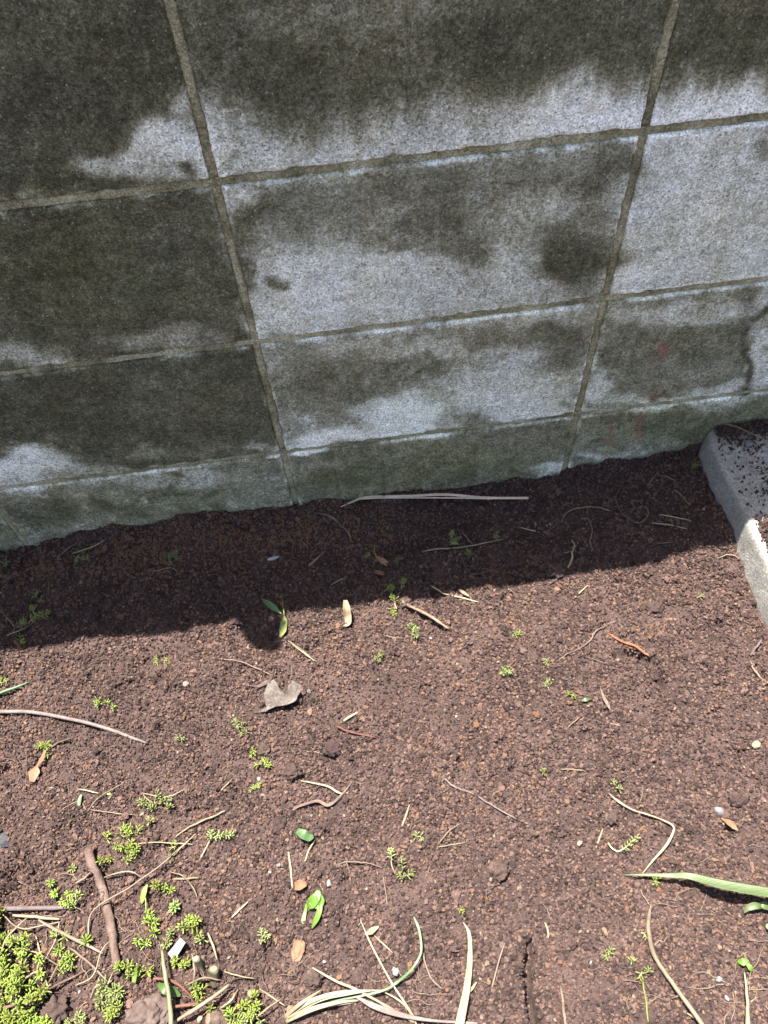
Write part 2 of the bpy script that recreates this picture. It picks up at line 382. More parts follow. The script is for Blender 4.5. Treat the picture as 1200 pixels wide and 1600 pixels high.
def lump_mesh(r, sub=2, amp=.25, freq=1.6, squash=(1, 1, .7), seed=0, name='lump'):
    bm = bmesh.new(); bmesh.ops.create_icosphere(bm, subdivisions=sub, radius=1)
    for q in bm.verts:
        d = q.co.copy(); k = 1+amp*mnoise.noise(d*freq+Vector((seed*7.3, seed*1.9, seed)))+amp*.5*mnoise.noise(d*freq*2.6+Vector((seed, 3, seed)))
        q.co = Vector((d.x*squash[0], d.y*squash[1], d.z*squash[2]))*k*r
    me = bpy.data.meshes.new(name); bm.to_mesh(me); bm.free(); return me
def lump(name, label, cat, mat, px, py, rmm, squash=(1, 1, .7), sub=3, amp=.3, freq=1.6, rot=0, group=None, sink=.35, smooth=True):
    p = ground(px, py); me = lump_mesh(rmm/1000, sub, amp, freq, squash, random.random()*9, name)
    if smooth: me.polygons.foreach_set('use_smooth', [True]*len(me.polygons))
    me.materials.append(M[mat])
    o = bpy.data.objects.new(name, me); COL.objects.link(o)
    o.location = p + Vector((0, 0, rmm/1000*squash[2]*(1-2*sink)+.001)); o.rotation_euler = (0, 0, math.radians(rot))
    return tag(o, label, cat, group)

# ------------------------------------------------------------------ the ground: one sheet, fine near the wall
def graded(lo, hi, step, lo_far, hi_far):
    mid = list(np.arange(lo, hi+step*.5, step)); a, s = lo, step
    left = []
    while a > lo_far: s *= 1.35; a -= s; left.append(a)
    a, s = mid[-1], step; right = []
    while a < hi_far: s *= 1.35; a += s; right.append(a)
    return np.array(left[::-1]+mid+right)
gx = graded(-.78, .86, .0032, -60, 60); gy = graded(-1.02, .006, .0032, -60, 60)
X, Y = np.meshgrid(gx, gy); Z = height(X, Y)
nx, ny = len(gx), len(gy)
me = bpy.data.meshes.new('soil')
me.vertices.add(nx*ny); me.vertices.foreach_set('co', np.stack([X, Y, Z], -1).astype(np.float32).ravel())
ii = (np.arange(ny-1)[:, None]*nx + np.arange(nx-1)[None, :]).ravel()
quads = np.stack([ii, ii+1, ii+nx+1, ii+nx], -1).astype(np.int32)
me.loops.add(quads.size); me.loops.foreach_set('vertex_index', quads.ravel())
me.polygons.add(len(quads)); me.polygons.foreach_set('loop_start', np.arange(0, quads.size, 4, dtype=np.int32))
me.polygons.foreach_set('use_smooth', np.ones(len(quads), bool))
me.update(); me.validate(); me.materials.append(M['soil'])
soil = bpy.data.objects.new('soil', me); COL.objects.link(soil); soil['kind'] = 'structure'

# ------------------------------------------------------------------ the concrete block wall
PITCH_X, PITCH_Z, JOINT, THICK = .4, .2, .0088, .12
Z_TOP = .725
wall = empty('concrete_block_wall', (.2, .06, -.075), 'stained grey concrete block wall rising behind the bare soil bed', 'wall')

# stain layout, read off the photograph in its pixels: (x, y, rx, ry, value)
BASE = {(2, -1): .13, (2, 0): .19, (2, 1): .15, (1, -1): .13, (1, 0): .42, (1, 1): .60, (0, -1): .12, (0, 0): .42, (0, 1): .37, (-1, -1): .30, (-1, 0): .25, (-1, 1): .27}
BLOBS = [
 # top course
 (620, 20, 190, 45, .30), (60, 30, 90, 70, .17), (430, 110, 70, 60, .10), (790, 60, 150, 55, .11), (1110, 60, 70, 50, .12), (470, 30, 110, 30, .27), (150, 120, 90, 80, .09),
 (255, 235, 62, 48, .74), (190, 262, 90, 26, .60), (300, 205, 30, 70, .68), (290, 180, 18, 30, .45), (30, 306, 50, 14, .33), (284, 266, 14, 11, .15),
 # second course, middle block
 (560, 440, 190, 75, .66), (760, 440, 130, 60, .55), (480, 480, 90, 50, .68), (440, 325, 75, 34, .24), (560, 312, 120, 30, .34), (690, 300, 130, 36, .27), (820, 285, 110, 34, .33), (960, 270, 45, 45, .22),
 (620, 365, 110, 26, .34), (800, 360, 70, 32, .44), (700, 355, 55, 38, .24), (745, 395, 36, 26, .28), (900, 400, 62, 52, .14), (870, 415, 40, 30, .12), (375, 390, 26, 75, .23), (432, 436, 18, 13, .20), (375, 300, 32, 22, .58), (860, 315, 60, 20, .48), (930, 345, 25, 30, .30), (610, 505, 190, 14, .60),
 # second course, left and right
 (50, 556, 75, 22, .48), (270, 540, 110, 16, .40), (90, 400, 80, 70, .10), (330, 450, 60, 70, .17), (300, 520, 60, 14, .33),
 (1190, 245, 26, 16, .22), (1100, 300, 120, 90, .64), (1010, 430, 60, 30, .66), (1170, 330, 40, 40, .60),
 # third course, left
 (45, 728, 80, 34, .72), (120, 735, 50, 14, .48), (225, 705, 40, 10, .30), (330, 700, 60, 12, .28), (418, 696, 22, 12, .45), (250, 620, 90, 50, .17), (100, 640, 110, 50, .08),
 # third course, middle
 (530, 600, 105, 46, .26), (490, 640, 70, 20, .34), (660, 565, 75, 30, .30), (770, 545, 40, 30, .30), (870, 535, 62, 34, .20), (865, 572, 42, 26, .18), (640, 545, 200, 12, .50), (800, 500, 130, 14, .52),
 (800, 600, 95, 50, .60), (640, 655, 62, 42, .78), (560, 678, 90, 15, .78), (480, 690, 40, 12, .82), (820, 645, 90, 16, .66), (740, 620, 60, 30, .60), (700, 670, 30, 14, .55),
 # third course, right
 (990, 545, 55, 48, .27), (1090, 545, 75, 42, .24), (1010, 600, 60, 25, .30), (1150, 510, 14, 50, .22), (1168, 575, 14, 40, .24), (1110, 580, 60, 20, .32), (1060, 490, 120, 16, .52), (1190, 560, 18, 46, .62), (1190, 470, 24, 18, .58), (1030, 632, 110, 12, .56), (1130, 612, 50, 14, .55), (930, 610, 16, 32, .58),
 # bottom course
 (250, 745, 200, 14, .46), (120, 775, 90, 14, .36), (60, 800, 60, 30, .17), (180, 800, 40, 14, .17), (330, 770, 16, 10, .18), (280, 762, 15, 9, .17), (245, 770, 14, 10, .17), (345, 795, 12, 8, .18), (380, 762, 14, 8, .18), (400, 765, 60, 30, .36),
 (480, 725, 40, 14, .34), (700, 700, 60, 14, .30), (860, 735, 34, 12, .55), (800, 690, 90, 30, .29), (960, 712, 70, 11, .52), (990, 690, 90, 20, .33), (560, 740, 60, 20, .21), (1100, 660, 110, 20, .22)]
BANDS = [((330, 168), (420, 192), (505, 205), (560, 195), (610, 168), (660, 172), (720, 162), (790, 160), (850, 150), (905, 128), (960, 132), (1010, 130)), ((1025, 150), (1060, 140), (1090, 128), (1150, 130), (1200, 138), (1300, 140))]
CRACK_LINES = [[(1205, 478), (1190, 490), (1172, 502), (1166, 520), (1160, 540), (1166, 556), (1176, 572), (1170, 590), (1167, 612)]]
MOSS = [(700, 720, 130, 40, .9), (1060, 665, 170, 40, .8), (560, 750, 90, 40, .8), (300, 790, 200, 40, .5), (90, 420, 170, 120, .55), (200, 450, 120, 60, .5), (660, 640, 90, 40, .35), (60, 300, 60, 20, .7), (470, 265, 100, 12, .5), (1190, 640, 40, 30, .6)]
RUST = [(1036, 548, 10, 14, .9), (1022, 563, 14, 4, .5), (1026, 617, 10, 9, .5), (999, 655, 9, 14, .55), (996, 680, 5, 14, .9), (1001, 650, 8, 5, .6), (953, 670, 3, 14, .8), (948, 688, 12, 3, 1.0), (956, 692, 8, 3, 1.0), (870, 450, 20, 14, .25)]
def stains(P, course, colm):
    px, py = project(P)
    wx = px + (fbm(P[:, 0]*26, P[:, 2]*26, 31, 4)-.5)*70; wy = py + (fbm(P[:, 0]*26+40, P[:, 2]*26, 37, 4)-.5)*46
    c = np.full(len(P), BASE.get((course, colm), .30))
    far = sstep(1250, 1420, px) + sstep(-50, -220, px)
    c = c + (fbm(P[:, 0]*7, P[:, 2]*9, 41, 4)-.5)*(.10+.7*np.clip(far, 0, 1))
    if course == 2 and colm in (0, 1):
        b = BANDS[colm]; yu = np.interp(px, [q[0] for q in b], [q[1] for q in b])
        rag = (fbm(P[:, 0]*75, P[:, 2]*16, 43, 3)-.5)*58 + (fbm(P[:, 0]*12, P[:, 2]*12, 45, 3)-.5)*40
        a = sstep(-42, 52, py-yu+rag); val = .60 + .22*sstep(700, 960, px)*(1 if colm == 0 else 1) + (.12 if colm else 0)
        c = c*(1-a) + val*a
    for bx, by, rx, ry, val in BLOBS:
        r = np.sqrt(((wx-bx)/rx)**2+((wy-by)/ry)**2); a = sstep(1.35, .5, r)*(.95)
        c = c*(1-a)+val*a
    for pts in CRACK_LINES:
        m_ = np.full(len(P), 1e9); qx = px+(wx-px)*.12; qy = py+(wy-py)*.12
        for (ax, ay), (bx, by) in zip(pts[:-1], pts[1:]):
            ux, uy = bx-ax, by-ay; t = np.clip(((qx-ax)*ux+(qy-ay)*uy)/(ux*ux+uy*uy), 0, 1); m_ = np.minimum(m_, np.hypot(qx-ax-t*ux, qy-ay-t*uy))
        a = sstep(7.5, 1.5, m_)*.9*sstep(.1, .45, fbm(P[:, 0]*70, P[:, 2]*70, 47, 2)); c = c*(1-a)+.06*a
    mo = np.zeros(len(P)); ru = np.zeros(len(P))
    for bx, by, rx, ry, val in MOSS:
        mo = np.maximum(mo, val*sstep(1.3, .3, np.sqrt(((wx-bx)/rx)**2+((wy-by)/ry)**2)))
    for bx, by, rx, ry, val in RUST:
        qx = px + (wx-px)*.15; qy = py + (wy-py)*.15
        ru = np.maximum(ru, val*sstep(1.25, .6, np.sqrt(((qx-bx)/rx)**2+((qy-by)/ry)**2)))
    c = .38 + (c-.38)*1.10
    return c, mo, ru
def set_attr(me, name, vals):
    a = me.attributes.new(name, 'FLOAT', 'POINT'); a.data.foreach_set('value', np.asarray(vals, np.float32))
def mesh_from(V, F, name, mat, smooth=True):
    me = bpy.data.meshes.new(name); me.from_pydata([tuple(p) for p in V], [], F); me.update()
    if smooth: me.polygons.foreach_set('use_smooth', [True]*len(me.polygons))
    me.materials.append(mat); return me
def make_block(course, colm):
    """course -1 bottom .. 2 top, column colm spans x = colm*.4 .. (colm+1)*.4"""
    x0, x1 = colm*PITCH_X+JOINT/2, (colm+1)*PITCH_X-JOINT/2
    z0 = .125+course*PITCH_Z+JOINT/2; z1 = z0+PITCH_Z-JOINT
    if course == 2: z1 = Z_TOP
    hero = -1 <= colm <= 1 or (colm == -2 and course < 1)
    step = .0036 if hero else .03
    edge = [0, .0012, .0026, .0044, .007] if hero else [0, .003, .008]
    def coords(a, b_):
        k = max(2, int((b_-a-2*edge[-1])/step)); inner = np.linspace(a+edge[-1], b_-edge[-1], k)
        return np.array([a+e for e in edge[:-1]]+list(inner)+[b_-e for e in edge[:-1]][::-1])
    us, vs = coords(x0, x1), coords(z0, z1); U, W = np.meshgrid(us, vs)
    dx = np.minimum(U-x0, x1-U); dz = np.minimum(W-z0, z1-W); de = np.minimum(dx, dz)
    chip = fbm(U*60, W*60, 51, 3); fine = fbm(U*300, W*300, 57, 2)
    r = .0026+.004*sstep(.5, .75, chip)+.002*(fine-.5)
    depth = np.where(de < r, r-np.sqrt(np.maximum(r*r-(r-np.minimum(de, r))**2, 0)), 0)
    depth = depth + (fine-.5)*.0009 + (fbm(U*14, W*14, 59, 3)-.5)*.0022
    depth = depth + .0022*sstep(.68, .78, fbm(U*150, W*150, 61, 2))
    jx = (fbm(U*110, W*110, 63, 3)-.5)*.0022*(de < .004); jz = (fbm(U*110+7, W*110, 67, 3)-.5)*.0024*(de < .004)
    front = np.stack([U+jx, depth, W+jz], -1).reshape(-1, 3); nu, nv = len(us), len(vs)
    F = [(j*nu+i, j*nu+i+1, (j+1)*nu+i+1, (j+1)*nu+i) for j in range(nv-1) for i in range(nu-1)]
    border = [i for i in range(nu)]+[j*nu+nu-1 for j in range(1, nv)]+[(nv-1)*nu+i for i in range(nu-2, -1, -1)]+[j*nu for j in range(nv-2, 0, -1)]
    back = front[border].copy(); back[:, 1] = THICK
    V = np.concatenate([front, back]); k0 = len(front); nb = len(border)
    F += [(border[(i+1) % nb], border[i], k0+i, k0+(i+1) % nb) for i in range(nb)]
    F.append(tuple(k0+i for i in range(nb-1, -1, -1)))
    c, mo, ru = stains(V, course, colm)
    dfl = np.concatenate([de.reshape(-1), np.zeros(nb)]); c = c + .26*np.exp(-(dfl/.0035)**2)*sstep(.42, .62, fbm(V[:, 0]*30, V[:, 2]*30, 87, 3))
    o0 = np.array([(x0+x1)/2, THICK/2, z0])
    me = mesh_from(V-o0, F, 'concrete_block', M['block'])
    set_attr(me, 'clean', c); set_attr(me, 'moss', mo); set_attr(me, 'rust', ru)
    o = bpy.data.objects.new('concrete_block', me); COL.objects.link(o); o.parent = wall; o.location = Vector(o0)-wall.location
COLS = range(-6, 7)
for course in (-1, 0, 1, 2):
    for colm in COLS: make_block(course, colm)
def joint(x0, x1, z0, z1, horizontal, hero):
    """tooled mortar strip, slightly hollow, a little behind the block faces"""
    L = (x1-x0) if horizontal else (z1-z0); n = max(2, int(L/(.004 if hero else .04)))
    V = []; K = 9
    for i in range(n+1):
        t = i/n
        for k in range(K):
            s = k/(K-1)
            x = x0+(x1-x0)*(t if horizontal else s); z = z0+(z1-z0)*(s if horizontal else t)
            V.append((x, 0, z))
    V = np.array(V); s = np.tile(np.linspace(-1, 1, K), n+1)
    d = .0026 + .0036*s**4 + (fbm(V[:, 0]*140, V[:, 2]*140, 71, 3)-.5)*.0020 + (fbm(V[:, 0]*25, V[:, 2]*25, 73, 2)-.5)*.0018
    V[:, 1] = d
    F = [(i*K+k, i*K+k+1, (i+1)*K+k+1, (i+1)*K+k) if not horizontal else (i*K+k, (i+1)*K+k, (i+1)*K+k+1, i*K+k+1) for i in range(n) for k in range(K-1)]
    border = list(range(K)) + [i*K+K-1 for i in range(1, n+1)] + [n*K+k for k in range(K-2, -1, -1)] + [i*K for i in range(n-1, 0, -1)]
    back = V[border].copy(); back[:, 1] = THICK-.004; k0 = len(V); nb = len(border)
    V = np.concatenate([V, back])
    for i in range(nb):
        q = (border[(i+1) % nb], border[i], k0+i, k0+(i+1) % nb); F.append(q if not horizontal else q[::-1])
    F.append(tuple(k0+i for i in range(nb)))
    px, py = project(V)
    c = .36 + (fbm(V[:, 0]*22, V[:, 2]*22, 77, 4)-.5)*.8
    if horizontal: c = c + .20*sstep(-.2, -.95, np.concatenate([s, np.zeros(nb)]))      # paler towards the lower lip
    o0 = np.array([(x0+x1)/2, THICK/2, z0])
    me = mesh_from(V-o0, F, 'mortar_joint', M['mortar']); set_attr(me, 'clean', c); set_attr(me, 'moss', np.full(len(V), .35)); set_attr(me, 'rust', np.zeros(len(V)))
    bm = bmesh.new(); bm.from_mesh(me); bmesh.ops.recalc_face_normals(bm, faces=bm.faces); bm.to_mesh(me); bm.free()
    o = bpy.data.objects.new('mortar_joint', me); COL.objects.link(o); o.parent = wall; o.location = Vector(o0)-wall.location
XL, XR = COLS[0]*PITCH_X, (COLS[-1]+1)*PITCH_X
e = .0016
for course in (-1, 0, 1, 2):
    z0 = .125+course*PITCH_Z+JOINT/2; z1 = min(z0+PITCH_Z-JOINT, Z_TOP-.001)
    for colm in list(COLS)[1:]:
        joint(colm*PITCH_X-JOINT/2-e, colm*PITCH_X+JOINT/2+e, z0+.0004, z1-.0004, False, -1 <= colm <= 2)
    if course < 2:
        for colm in COLS:
            joint(colm*PITCH_X, (colm+1)*PITCH_X-.0003, z1-e, z1+JOINT+e, True, -1 <= colm <= 1)

# ------------------------------------------------------------------ concrete kerb meeting the wall
KX, KTOP = .588, .060
def kerb():
    prof = [(0.0, -.08), (.0, -.02), (.003, .02), (.0062, .050), (.0072, .0555), (.0092, .0588), (.0125, .0602), (.06, .061), (.10, .061), (.138, .060), (.146, .054), (.15, .045), (.15, -.08)]
    # densify the profile
    pr = []
    for (a, b_), (c_, d) in zip(prof[:-1], prof[1:]):
        k = max(1, int(math.hypot(c_-a, d-b_)/.004))
        pr += [(a+(c_-a)*i/k, b_+(d-b_)*i/k) for i in range(k)]
    pr.append(prof[-1])
    ys = [-.0012]+[-.004-i*.004 for i in range(100)]+[-.42-i*.04 for i in range(30)]
    V = []
    for y in ys:
        endr = max(0, .030+y)/.030                       # rounded, worn end by the wall
        for (u, z) in pr:
            nz = fbm(np.array([u*40+y*30]), np.array([z*40+y*22]), 81, 3)[0]-.5
            x = KX+u+nz*.0016 - .003*math.exp(-((y+.06)/.05)**2)*(1 if u < .02 else 0) + .010*endr**2*(1-u/.15)
            zz = z + (fbm(np.array([u*30]), np.array([y*30]), 83, 3)[0]-.5)*.0016*(1 if z > 0 else 0) - .005*endr**2*(z > 0)
            V.append((x, y, zz))
    K = len(pr); n = len(ys)
    F = [(i*K+k, i*K+k+1, (i+1)*K+k+1, (i+1)*K+k) for i in range(n-1) for k in range(K-1)]
    F += [((i+1)*K, i*K, i*K+K-1, (i+1)*K+K-1)[::-1] for i in range(n-1)]
    F += [tuple(range(K)), tuple((n-1)*K+k for k in range(K-1, -1, -1))]
    mb = MB(); mb.add(V, F); o = mb.build('concrete_kerb', 'kerb')
    bm = bmesh.new(); bm.from_mesh(o.data); bmesh.ops.recalc_face_normals(bm, faces=bm.faces); bm.to_mesh(o.data); bm.free()
    tag(o, 'low grey concrete kerb with a worn rounded edge, half covered in crumbled soil', 'kerb')
kerb()

# ------------------------------------------------------------------ soil crumbs: uncountable, one object
def in_crack(x, y):
    hit = np.zeros(len(x), bool)
    for pts, w, d in CRACKS_W[:2]:
        for (ax, ay), (bx, by) in zip(pts[:-1], pts[1:]):
            ux, uy = bx-ax, by-ay; t = np.clip(((x-ax)*ux+(y-ay)*uy)/(ux*ux+uy*uy), 0, 1)
            hit |= (x-ax-t*ux)**2+(y-ay-t*uy)**2 < (w*.6*(.3+1.1*vn(x*90, y*90, 3)))**2
    return hit
def grains():
    pts, size, tint = [], [], []
    def scatter(x0, x1, y0, y1, dens, smin, smax, power, lift=.25, keep=None, tshift=0.0):
        k = int(dens*(x1-x0)*(y1-y0)); x = RNG.uniform(x0, x1, k); y = RNG.uniform(y0, y1, k)
        cl = fbm(x*40, y*40, 91, 3)
        ok = ~in_crack(x, y) & (x < KX-.001) & (y < -.0008) & (RNG.random(k) < .45+1.1*sstep(.35, .65, cl))
        if keep is not None: ok &= keep(x, y)
        x, y = x[ok], y[ok]; k = len(x)
        s = smin+(smax-smin)*RNG.random(k)**power
        z = height(x, y)+s*lift*RNG.uniform(.2, 1.4, k)
        orange = sstep(.45, .62, fbm(x*5+3, y*5, 95, 3)); wallside = np.exp(-((y+.045)/.04)**2)*sstep(.22, .05, x)*sstep(-.5, -.35, x)
        t = RNG.beta(1.25, 1.6, k)*.82 + (fbm(x*22, y*22, 97, 2)-.5)*.18
        hot = RNG.random(k) < (.012+.035*orange+.30*wallside)*(1+2*(s > .0026)); t = np.where(hot, RNG.uniform(.72, .93, k), t)
        pale = RNG.random(k) < .010; t = np.where(pale, RNG.uniform(.92, 1.0, k), t)
        pts.append(np.stack([x, y, z], -1)); size.append(s); tint.append(np.clip(t+tshift, 0, 1))
    vis = lambda x, y: (x > -.52) & (y > -.76)
    out = lambda x, y: ~vis(x, y)
    scatter(-.52, .60, -.76, 0, 70000, .0011, .0021, 1.3, .3, keep=vis)
    scatter(-.52, .60, -.76, 0, 190000, .0018, .0038, 1.5, .48, keep=vis)
    scatter(-.52, .60, -.76, 0, 17000, .0036, .0056, 1.8, .34, keep=vis)
    scatter(-.52, .60, -.76, 0, 1300, .0054, .0095, 2.0, .22, keep=vis)
    scatter(-.95, .60, -1.15, 0, 75000, .0022, .0044, 1.5, .4, keep=out)
    scatter(-.95, .60, -1.15, 0, 9000, .0040, .0070, 1.8, .3, keep=out)
    # crumbs heaped on top of the kerb
    k = 60000; x = RNG.uniform(KX+.012, KX+.146, k); y = RNG.uniform(-.5, -.003, k)
    cov = .95*np.exp(-((y+.0)/.024)**2)*sstep(KX+.012, KX+.03, x) + 1.1*sstep(-.150, -.175, y)*sstep(KX+.012, KX+.022, x) +   .09*sstep(.58, .70, fbm(x*45, y*45, 99, 3))*sstep(KX+.02, KX+.05, x) + .03
    ok = RNG.random(k) < cov; x, y, cov = x[ok], y[ok], cov[ok]; k = len(x)
    s = .0009+.0032*RNG.random(k)**2.4
    z = KTOP + .002 + s*.2 + RNG.random(k)*.010*np.clip(cov-.5, 0, 1)
    pts.append(np.stack([x, y, z], -1)); size.append(s); tint.append(np.clip(RNG.beta(2.2, 3.2, k)*.72, 0, 1))
    P = np.concatenate(pts); S = np.concatenate(size); T = np.concatenate(tint)
    me = bpy.data.meshes.new('soil_crumbs'); me.vertices.add(len(P)); me.vertices.foreach_set('co', P.astype(np.float32).ravel())
    set_attr(me, 'size', S); set_attr(me, 'tint', T); me.update(); me.materials.append(M['grain'])
    o = bpy.data.objects.new('soil_crumbs', me); COL.objects.link(o); o['kind'] = 'stuff'
    o['label'] = 'loose dark brown soil crumbs with scattered orange granules'; o['category'] = 'soil crumbs'
    ng = bpy.data.node_groups.new('crumbs', 'GeometryNodeTree')
    ng.interface.new_socket('Geometry', in_out='INPUT', socket_type='NodeSocketGeometry'); ng.interface.new_socket('Geometry', in_out='OUTPUT', socket_type='NodeSocketGeometry')
    N, L = ng.nodes, ng.links
    gi, go = N.new('NodeGroupInput'), N.new('NodeGroupOutput')
    join = N.new('GeometryNodeJoinGeometry')
    for i in range(7):
        ico = N.new('GeometryNodeMeshIcoSphere'); ico.inputs['Radius'].default_value = .5; ico.inputs['Subdivisions'].default_value = 2
        pos = N.new('GeometryNodeInputPosition'); ad = N.new('ShaderNodeVectorMath'); ad.operation = 'ADD'; ad.inputs[1].default_value = (i*3.7, i*1.3, i*2.1)
        no = N.new('ShaderNodeTexNoise'); no.inputs['Scale'].default_value = 2.1; no.inputs['Detail'].default_value = 2
        sub = N.new('ShaderNodeVectorMath'); sub.operation = 'SUBTRACT'; sub.inputs[1].default_value = (.5, .5, .5)
        mul = N.new('ShaderNodeVectorMath'); mul.operation = 'SCALE'; mul.inputs['Scale'].default_value = .95
        sp = N.new('GeometryNodeSetPosition'); sm = N.new('GeometryNodeSetMaterial'); sm.inputs['Material'].default_value = M['grain']
        tr = N.new('GeometryNodeTransform'); tr.inputs['Scale'].default_value = [(1, .8, .7), (1.1, .75, .8), (.9, .9, .7), (1.25, .7, .6), (1, 1, .8), (.95, .8, .9), (1.4, .75, .55)][i]
        gti = N.new('GeometryNodeGeometryToInstance')
        L.new(pos.outputs[0], ad.inputs[0]); L.new(ad.outputs[0], no.inputs['Vector']); L.new(no.outputs['Color'], sub.inputs[0]); L.new(sub.outputs[0], mul.inputs[0])
        L.new(ico.outputs[0], sp.inputs['Geometry']); L.new(mul.outputs[0], sp.inputs['Offset']); L.new(sp.outputs[0], tr.inputs['Geometry']); L.new(tr.outputs[0], sm.inputs[0]); L.new(sm.outputs[0], gti.inputs[0]); L.new(gti.outputs[0], join.inputs[0])
    iop = N.new('GeometryNodeInstanceOnPoints'); iop.inputs['Pick Instance'].default_value = True
    rnd = N.new('FunctionNodeRandomValue'); rnd.data_type = 'FLOAT_VECTOR'; rnd.inputs[0].default_value = (0, 0, 0); rnd.inputs[1].default_value = (6.28, 6.28, 6.28)
    ri = N.new('FunctionNodeRandomValue'); ri.data_type = 'INT'
    ri.inputs[4].default_value = 0; ri.inputs[5].default_value = 6
    na = N.new('GeometryNodeInputNamedAttribute'); na.data_type = 'FLOAT'; na.inputs[0].default_value = 'size'
    L.new(gi.outputs[0], iop.inputs['Points']); L.new(join.outputs[0], iop.inputs['Instance']); L.new(ri.outputs[2], iop.inputs['Instance Index'])
    L.new(rnd.outputs[0], iop.inputs['Rotation']); L.new(na.outputs[0], iop.inputs['Scale']); L.new(iop.outputs[0], go.inputs[0])
    md = o.modifiers.new('crumbs', 'NODES'); md.node_group = ng
grains()
#DETAILS#

# ------------------------------------------------------------------ clods, pebbles and chips
CLOD = [(147, 960, 9, 'knobbly grey-brown soil clod lying in the wall shadow'), (368, 970, 8, 'pale crumbly clod at the edge of the wall shadow'), (98, 962, 5, 'small round clod beside the shaded stonecrop'),
        (521, 1171, 9.5, 'round dark soil clod below the short red-brown twig'), (457, 1208, 9, 'tan-topped clod above the broken straw loop'), (412, 1173, 7, 'low rounded clod between two small stonecrop tufts'),
        (1020, 953, 10, 'flat grey clod on sunlit soil near the kerb'), (915, 953, 8, 'flat brown clod at the shadow edge beside a straw'), (955, 1278, 8, 'round brown clod beside the kinked dry stalk'),
        (780, 1360, 10, 'half-buried pale clod on open sunlit soil'), (633, 942, 8, 'lumpy clod at the head of the broken brown twig'), (800, 880, 9, 'dark clod in the wall shadow below a root'),
        (868, 895, 11, 'flat dark slab of damp soil in the shadow'), (505, 875, 6, 'grey clod in shadow beside a split straw'), (640, 1040, 6, 'small crumbly clod beneath a stonecrop sprig'),
        (87, 1583, 13, 'dark smooth clod among the stonecrop carpet'), (490, 1530, 9, 'dark clod above the bundle of dry straw'), (560, 1528, 8, 'brown crumbly clod above the bleached straws'),
        (435, 1292, 9, 'cracked soil clod left of a dark fissure'), (260, 1345, 8, 'loose clod under the thin white stem'), (1150, 1250, 8, 'tan crumbly clod near the brown oval leaf')]
for x, y, r, lab in CLOD:
    lump('soil_clod', lab, 'clod', 'clod', x, y, r, (1.1, .95, .72), 4, .5, 2.2, random.uniform(0, 360), sink=.3)
PEB = [(3, 927, 3.2, 'white', 'small bluish white pebble in shadow near the block wall'), (405, 1218, 4, 'white', 'white stone chip between two stonecrop tufts'), (291, 1070, 5, 'tanpebble', 'flat pale tan pebble on sunlit soil'),
       (514, 1381, 4, 'greypebble', 'round grey pebble right of the torn lime leaf'), (422, 1363, 3, 'white', 'pale lilac stone chip near an upright straw'), (1123, 1268, 6, 'greypebble', 'smooth grey-brown pebble above the brown oval leaf'),
       (923, 1504, 3, 'white', 'single white pebble right of the long crack'), (1123, 1530, 4, 'greypebble', 'grey flake of stone beside pale roots'), (1170, 693, 6, 'greypebble', 'grey pebble in the soil on top of the kerb'),
       (10, 1313, 10, 'darkpebble', 'black angular stone beside deep soil hollows'), (673, 998, 3, 'white', 'white flake near a yellow-green sprig'), (713, 1120, 2.6, 'white', 'tiny white chip on open soil'),
       (905, 1318, 4, 'tanpebble', 'orange-tan pebble beside a leaning straw'), (618, 1518, 5, 'greypebble', 'pale grey stone crossed by a dark grass blade'), (507, 1503, 3, 'white', 'tiny white pair of chips near the brown husk'),
       (436, 1352, 3, 'greypebble', 'small blue-grey pebble near the torn lime leaf'), (125, 1550, 3, 'white', 'pale green-white chip among stonecrop stems'), (1135, 1560, 4, 'white', 'whitish chip among the tangled roots'), (990, 1268, 3, 'greypebble', 'small violet-grey pebble near the kinked stalk'),
       (1180, 1165, 6, 'tanpebble', 'cluster-like tan pebble near the kerb foot'), (1050, 975, 4, 'tanpebble', 'pale ochre pebble in sunlit soil near the kerb'), (820, 1520, 3.5, 'tanpebble', 'ochre pebble beside the crack')]
for x, y, r, mt, lab in PEB:
    if x == 1170:
        me_ = lump_mesh(.006, 3, .3, 1.5, (1.1, .9, .7), 3, 'pebble'); me_.materials.append(M[mt]); me_.polygons.foreach_set('use_smooth', [True]*len(me_.polygons))
        o = bpy.data.objects.new('pebble', me_); COL.objects.link(o); p = on_plane(x, y, KTOP+.004); o.location = tuple(p); tag(o, lab, 'pebble')
    else: lump('pebble', lab, 'pebble', mt, x, y, r*(.55 if mt == 'white' else .8), (1.15, .85, .65), 3, .35, 1.4, random.uniform(0, 360), sink=.25)
lump('white_chip', 'elongated white stone chip lying in the wall shadow', 'stone', 'white', 427, 874, 7, (1.25, .42, .4), 3, .2, 1.3, 8, sink=.2)
lump('brown_husk', 'orange-brown oval husk lying on sunlit soil', 'husk', 'shell', 467, 1487, 11.5, (.62, 1.05, .45), 4, .3, 1.7, -20, sink=.2)
lump('old_bulb', 'weathered brown bulb half buried among stonecrop and dry stems', 'bulb', 'bulb', 233, 1594, 20, (1.15, .95, .7), 5, .34, 2.0, 10, sink=.25)

# ------------------------------------------------------------------ white shard
mb = MB(); a = [ground(262, 1490, .002), ground(281, 1466, .016), ground(289, 1474, .017), ground(272, 1502, .003)]
nrm = (a[1]-a[0]).cross(a[3]-a[0]).normalized()*.0012
mb.add([p for p in a]+[p+nrm for p in a], [(0, 1, 2, 3), (7, 6, 5, 4), (0, 4, 5, 1), (1, 5, 6, 2), (2, 6, 7, 3), (3, 7, 4, 0)])
tag(mb.build('white_shard', 'white', smooth=False), 'small white flat shard leaning on the soil by cut stems', 'shard')

